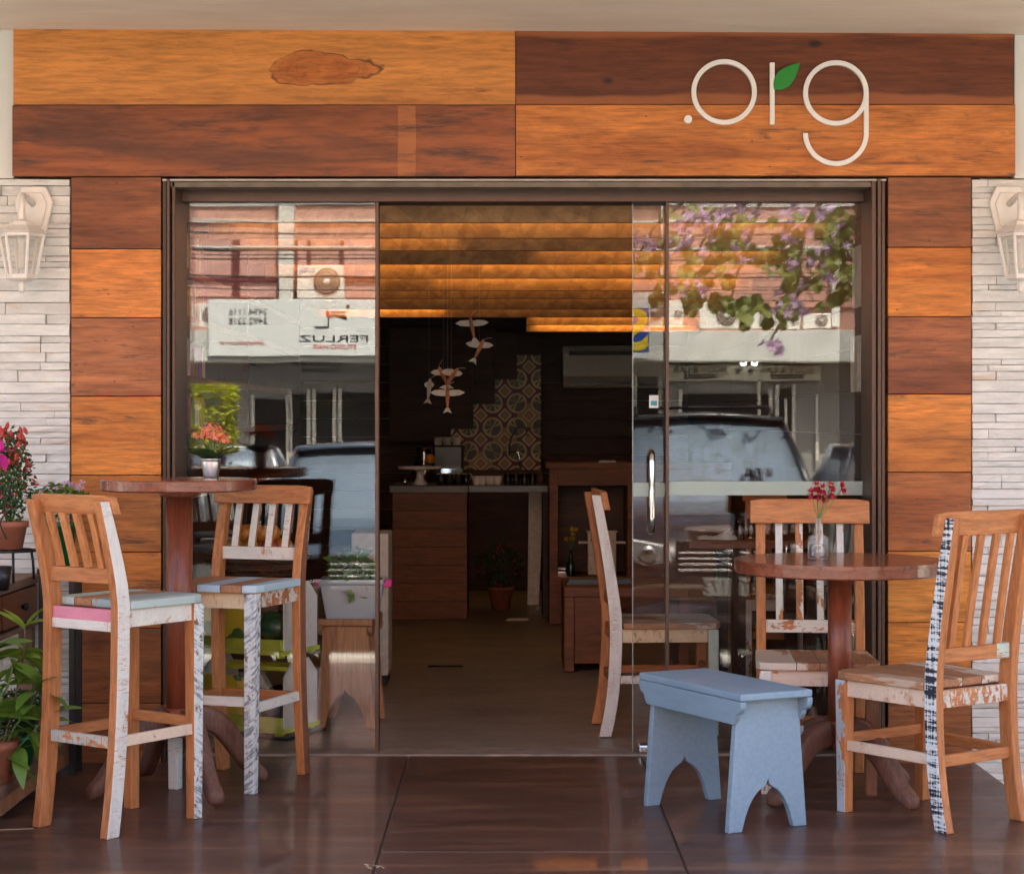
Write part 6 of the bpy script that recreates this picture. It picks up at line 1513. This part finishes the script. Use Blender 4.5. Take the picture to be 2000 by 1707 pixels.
# upper crown beyond the mirror's reach, one mass
m = MB()
for _ in range(1500):
    v = Vector((rn.uniform(-1, 1), rn.uniform(-1, 1), rn.uniform(-1, 1)))
    if v.length > 1: continue
    p = Vector((-.8+v.x*2.3, v.y*1.3-.3, 4.95+v.z*.95)); s_ = .065*rn.uniform(.7, 1.3)
    m.add([(0, -s_, 0), (s_*.8, 0, s_*.2), (0, s_, 0), (-s_*.8, 0, s_*.2)], [(0, 1, 2), (0, 2, 3)], M=Matrix.Translation(p) @ Euler((rn.uniform(-1, 1), rn.uniform(-1, 1), rn.uniform(0, 6))).to_matrix().to_4x4())
m.build('crown', MAT['leaf_tree'], tr)['kind'] = 'stuff'

# =================================================================== PARKED CARS
tyre_m = simple('tyre_rubber', (.015, .015, .015), .8); rim_m = simple('alloy_rim', (.5, .5, .5), .3, .8)
cglass = G('car_window_glass', Base_Color=(.26, .33, .42), Roughness=.02, Metallic=.45, Specular_IOR_Level=1.0).m
headl = G('headlamp_glass', Base_Color=(.62, .64, .66), Roughness=.08, Metallic=.6).m
tail_m = simple('red_tail_lamp', (.45, .01, .02), .15)
def car(name, label, loc, rz, L, Wd, H, col, kind, hood_h=.95, plate=None, rails=False, antenna=False, rear=False):
    """front faces local +y"""
    t = thing(name, label, 'car', loc, rz)
    pm = G(name+'_paint', Base_Color=col, Roughness=.28, Metallic=.45, Coat_Weight=1.0, Coat_Roughness=.04).m
    W2 = Wd/2; gc_ = .22
    # body: stations along the length (y, hood/belt height, half width, lower z)
    F_ = L/2
    st_ = [(-F_, .55, .80, .40), (-F_+.04, hood_h*.96, .88, .30), (-F_+.25, hood_h+.02, .95, gc_), (-F_*.4, hood_h+.03, 1.0, gc_), (F_*.30, hood_h+.02, 1.0, gc_), (F_*.45, hood_h, .99, gc_), (F_*.75, hood_h*.95, .97, gc_), (F_-.16, hood_h*.84, .92, .24), (F_-.03, hood_h*.70, .84, .30), (F_, hood_h*.55, .78, .36)]
    vs = []; ring_n = 12
    for (y, h, kx, z0) in st_:
        w_ = W2*kx; sec = [(-w_*.92, z0), (-w_, z0+.10), (-w_*1.0, (z0+h)*.5+.05), (-w_*.97, h-.12), (-w_*.90, h-.035), (-w_*.6, h), (0, h+.015), (w_*.6, h), (w_*.90, h-.035), (w_*.97, h-.12), (w_*1.0, (z0+h)*.5+.05), (w_, z0+.10), (w_*.92, z0)]
        vs += [(x, y, z) for x, z in sec]
    n = 13; fs = [(i*n+k, i*n+(k+1) % n, (i+1)*n+(k+1) % n, (i+1)*n+k) for i in range(len(st_)-1) for k in range(n)]+[tuple(range(n-1, -1, -1)), tuple((len(st_)-1)*n+k for k in range(n))]
    b_ = MB().add(vs, fs, smooth=True).build('body', pm, t); s_ = b_.modifiers.new('sub', 'SUBSURF'); s_.levels = 2; s_.render_levels = 2
    # greenhouse
    yb0, yb1 = -F_+.15 if kind != 'sedan' else -F_*.55, F_*.42; yt0, yt1 = yb0+.35, F_*.10
    zb_h, zt_h = hood_h-.03, H-.03
    gw0, gw1 = W2*.90, W2*.70
    gv = []; lv_ = [(0, 0), (.35, .02), (.75, .08), (1, 0)]
    corners = lambda u: [(-gw0+(gw0-gw1)*u, yb0+(yt0-yb0)*u, zb_h+(zt_h-zb_h)*u), (gw0-(gw0-gw1)*u, yb0+(yt0-yb0)*u, zb_h+(zt_h-zb_h)*u), (gw0-(gw0-gw1)*u, yb1+(yt1-yb1)*u, zb_h+(zt_h-zb_h)*u), (-gw0+(gw0-gw1)*u, yb1+(yt1-yb1)*u, zb_h+(zt_h-zb_h)*u)]
    c0, c1 = corners(0), corners(1)
    gvs = []; K = 8
    for u in (0, .33, .66, 1):
        c_ = corners(u); x_, xm = abs(c_[2][0]), 0; bowf = .10*(1-.3*u); row = []
        for k in range(K+1): q = -1+2*k/K; row.append((q*x_, c_[2][1]+bowf*(1-q*q), c_[2][2]+.03*u*(1-q*q)))
        for k in range(K+1): q = 1-2*k/K; row.append((q*x_, c_[0][1]-.05*(1-q*q), c_[0][2]+.03*u*(1-q*q)))
        gvs.append(row)
    nn = len(gvs[0]); vs = [p for r in gvs for p in r]
    fs = [(i*nn+k, i*nn+(k+1) % nn, (i+1)*nn+(k+1) % nn, (i+1)*nn+k) for i in range(3) for k in range(nn)]+[tuple(3*nn+k for k in range(nn))]
    MB().add(vs, fs, smooth=True).build('windows', cglass, t)
    # roof skin
    vs = []; rows = 6
    for i in range(rows+1):
        v_ = i/rows; y = yt0-.03+(yt1+.14-yt0)*v_
        for k in range(K+1):
            q = -1+2*k/K; vs.append((q*(gw1+.015), y+(.08 if i == rows else 0)*(1-q*q)-0.0, zt_h+.012+.035*(1-q**2)+.02*math.sin(math.pi*v_)))
    fs = [(i*(K+1)+k, i*(K+1)+k+1, (i+1)*(K+1)+k+1, (i+1)*(K+1)+k) for i in range(rows) for k in range(K)]
    rf = MB().add(vs, fs, smooth=True).build('roof', pm, t); so_ = rf.modifiers.new('solid', 'SOLIDIFY'); so_.thickness = .03
    # pillars
    pl = MB()
    for sx in (-1, 1):
        a, b = Vector((sx*gw0, yb1, zb_h)), Vector((sx*gw1, yt1, zt_h)); pl.tube([a, a.lerp(b, .5)+Vector((sx*.012, .01, .01)), b], .032, 8)
        a, b = Vector((sx*gw0, yb0, zb_h)), Vector((sx*gw1, yt0, zt_h)); pl.tube([a, b], .05, 8)
        ym_ = (yb0+yb1)/2-.1; a, b = Vector((sx*gw0, ym_, zb_h)), Vector((sx*gw1, ym_*.8, zt_h)); pl.tube([a, b], .03, 8)
        pl.tube([(sx*gw1, yt0, zt_h), (sx*gw1, yt1, zt_h)], .030, 8)
    pl.build('pillar', pm, t)
    zf = hood_h
    for sx in (-1, 1):
        if not rear:
            hl = [(sx*W2*.46, zf*.62), (sx*W2*.50, zf*.74), (sx*W2*.84, zf*.80), (sx*W2*.86, zf*.66), (sx*W2*.66, zf*.58)]
            MB().prism([(p[0], p[1]) for p in hl], F_-.20, F_-.015, M=Matrix.Identity(4)).build('headlight', headl, t, bevel=.02)
            MB().lathe([(.055, 0), (.065, .02), (.06, .03)], 18, M=Matrix.Translation((sx*W2*.66, F_-.012, zf*.68)) @ Matrix.Rotation(R(-90), 4, 'X')).build('headlight_ring', MAT['chrome'], t)
        else:
            pass
        MB().box(sx*W2*.80-.06, sx*W2*.80+.06, -F_+.0, -F_+.16, hood_h*.80, hood_h*1.12).build('tail_light', tail_m, t, bevel=.02)
        m = MB(); m.tube([(sx*W2*.93, yb1-.22, zb_h+.02), (sx*W2*1.06, yb1-.20, zb_h+.05)], .02, 6); m.box(sx*W2*1.02, sx*W2*1.20, yb1-.27, yb1-.18, zb_h+.0, zb_h+.15); m.build('mirror', pm, t, bevel=.02)
    if rear:
        MB().box(-.16, .16, yb0-.02, yb0+.03+.30, H-.055, H-.030).build('brake_light', tail_m, t, bevel=.004)
    gr = MB()
    for k in range(4): gr.box(-W2*.42, W2*.42, F_-.05, F_+.012, zf*.56+.042*k, zf*.56+.042*k+.016)
    gr.build('grille', MAT['chrome'], t, bevel=.004)
    MB().box(-W2*.44, W2*.44, F_-.06, F_-.0, zf*.53, zf*.78).build('grille_back', MAT['blk_plastic'], t, bevel=.01)
    MB().prism([(-W2*.95, .30), (W2*.95, .30), (W2*.90, .47), (W2*.6, .50), (-W2*.6, .50), (-W2*.90, .47)], F_-.22, F_+.03).build('bumper', MAT['frame_d'], t, bevel=.03, seg=3)
    MB().box(-W2*.6, W2*.6, F_+.02, F_+.034, .33, .40).build('air_intake', MAT['blk_plastic'], t, bevel=.005)
    MB().tube([(.075*math.cos(a), F_+.018, zf*.66+.05*math.sin(a)) for a in [i*2*math.pi/24 for i in range(25)]], .007, 6, cap=False).tube([(.028*math.cos(a), F_+.018, zf*.66+.045*math.sin(a)) for a in [i*2*math.pi/24 for i in range(25)]], .006, 6, cap=False).build('badge', MAT['chrome'], t)
    if plate:
        o = MB().box(-.20, .20, F_+.031, F_+.04, .42, .55).build('number_plate', simple('plate_grey', (.20, .19, .18), .5), t, bevel=.004)
        text('plate_lettering', plate, .12, (0, F_+.042, .485), (R(90), 0, R(180)), simple('plate_black', (.03, .03, .03), .5), o, .001, world=False)
    if rails:
        for sx in (-1, 1):
            m = MB(); m.tube([(sx*gw1*.88, yt1+.05, zt_h+.04), (sx*gw1*.86, yt1-.08, zt_h+.10), (sx*gw1*.86, yt0+.2, zt_h+.11), (sx*gw1*.88, yt0+.05, zt_h+.04)], .018, 8); m.build('roof_rail', MAT['black'], t)
        for yy_ in (yt1-.3, yt1-1.0): MB().tube([(-gw1*.86, yy_, zt_h+.10), (gw1*.86, yy_, zt_h+.10)], .012, 6).build('cross_bar', MAT['black'], t)
    if antenna: MB().tube([(-.05, (yt0+yt1)/2, H-.01), (-.10, (yt0+yt1)/2-.3, H+.30)], .006, 5).lathe([(.03, 0), (.02, .03)], 8, (-.05, (yt0+yt1)/2, H-.0)).build('antenna', MAT['black'], t)
    for sx in (-1, 1):
        for yy_ in (-F_*.62, F_*.62):
            wl = MB().lathe([(.20, -.11), (.30, -.11), (.325, -.09), (.325, .09), (.30, .11), (.20, .11)], 28, M=Matrix.Translation((sx*(W2-.11), yy_, .325)) @ Matrix.Rotation(R(90), 4, 'Y')).build('wheel', tyre_m, t)
            MB().lathe([(.02, -.112), (.19, -.105), (.205, -.112), (.205, .112), (.19, .105), (.02, .112)], 20, M=Matrix.Translation((sx*(W2-.11), yy_, .325)) @ Matrix.Rotation(R(90), 4, 'Y')).build('rim', rim_m, wl)
    return t
Dc = 14.5
car('silver_hatchback', 'silver blue hatchback parked nose in, mirrored in the left glass', (sx_(690, Dc), 7.855-Dc-1.95, ZR), 0, 3.9, 1.68, 1.50, (.10, .14, .19), 'hatch', .93)
car('dark_suv', 'dark grey off road car with roof rails mirrored in the right glass', (1.62, 7.855-14.6-2.2, ZR), R(0), 4.4, 1.82, 1.74, (.035, .035, .038), 'suv', 1.06, 'BTE 173', True)
car('white_hatchback', 'white hatchback with red tail lamp parked across the street, seen from behind', (sx_(408, 24.5), 7.855-24.5-1.9, ZR), R(180), 3.8, 1.62, 1.37, (.68, .70, .72), 'hatch', .88, rear=True, antenna=True)
car('silver_sedan', 'silver car at the right, only its windscreen mirrored in the glass', (4.15, 7.855-18.2-2.2, ZR), R(-8), 4.3, 1.72, 1.46, (.40, .41, .42), 'sedan', .92)
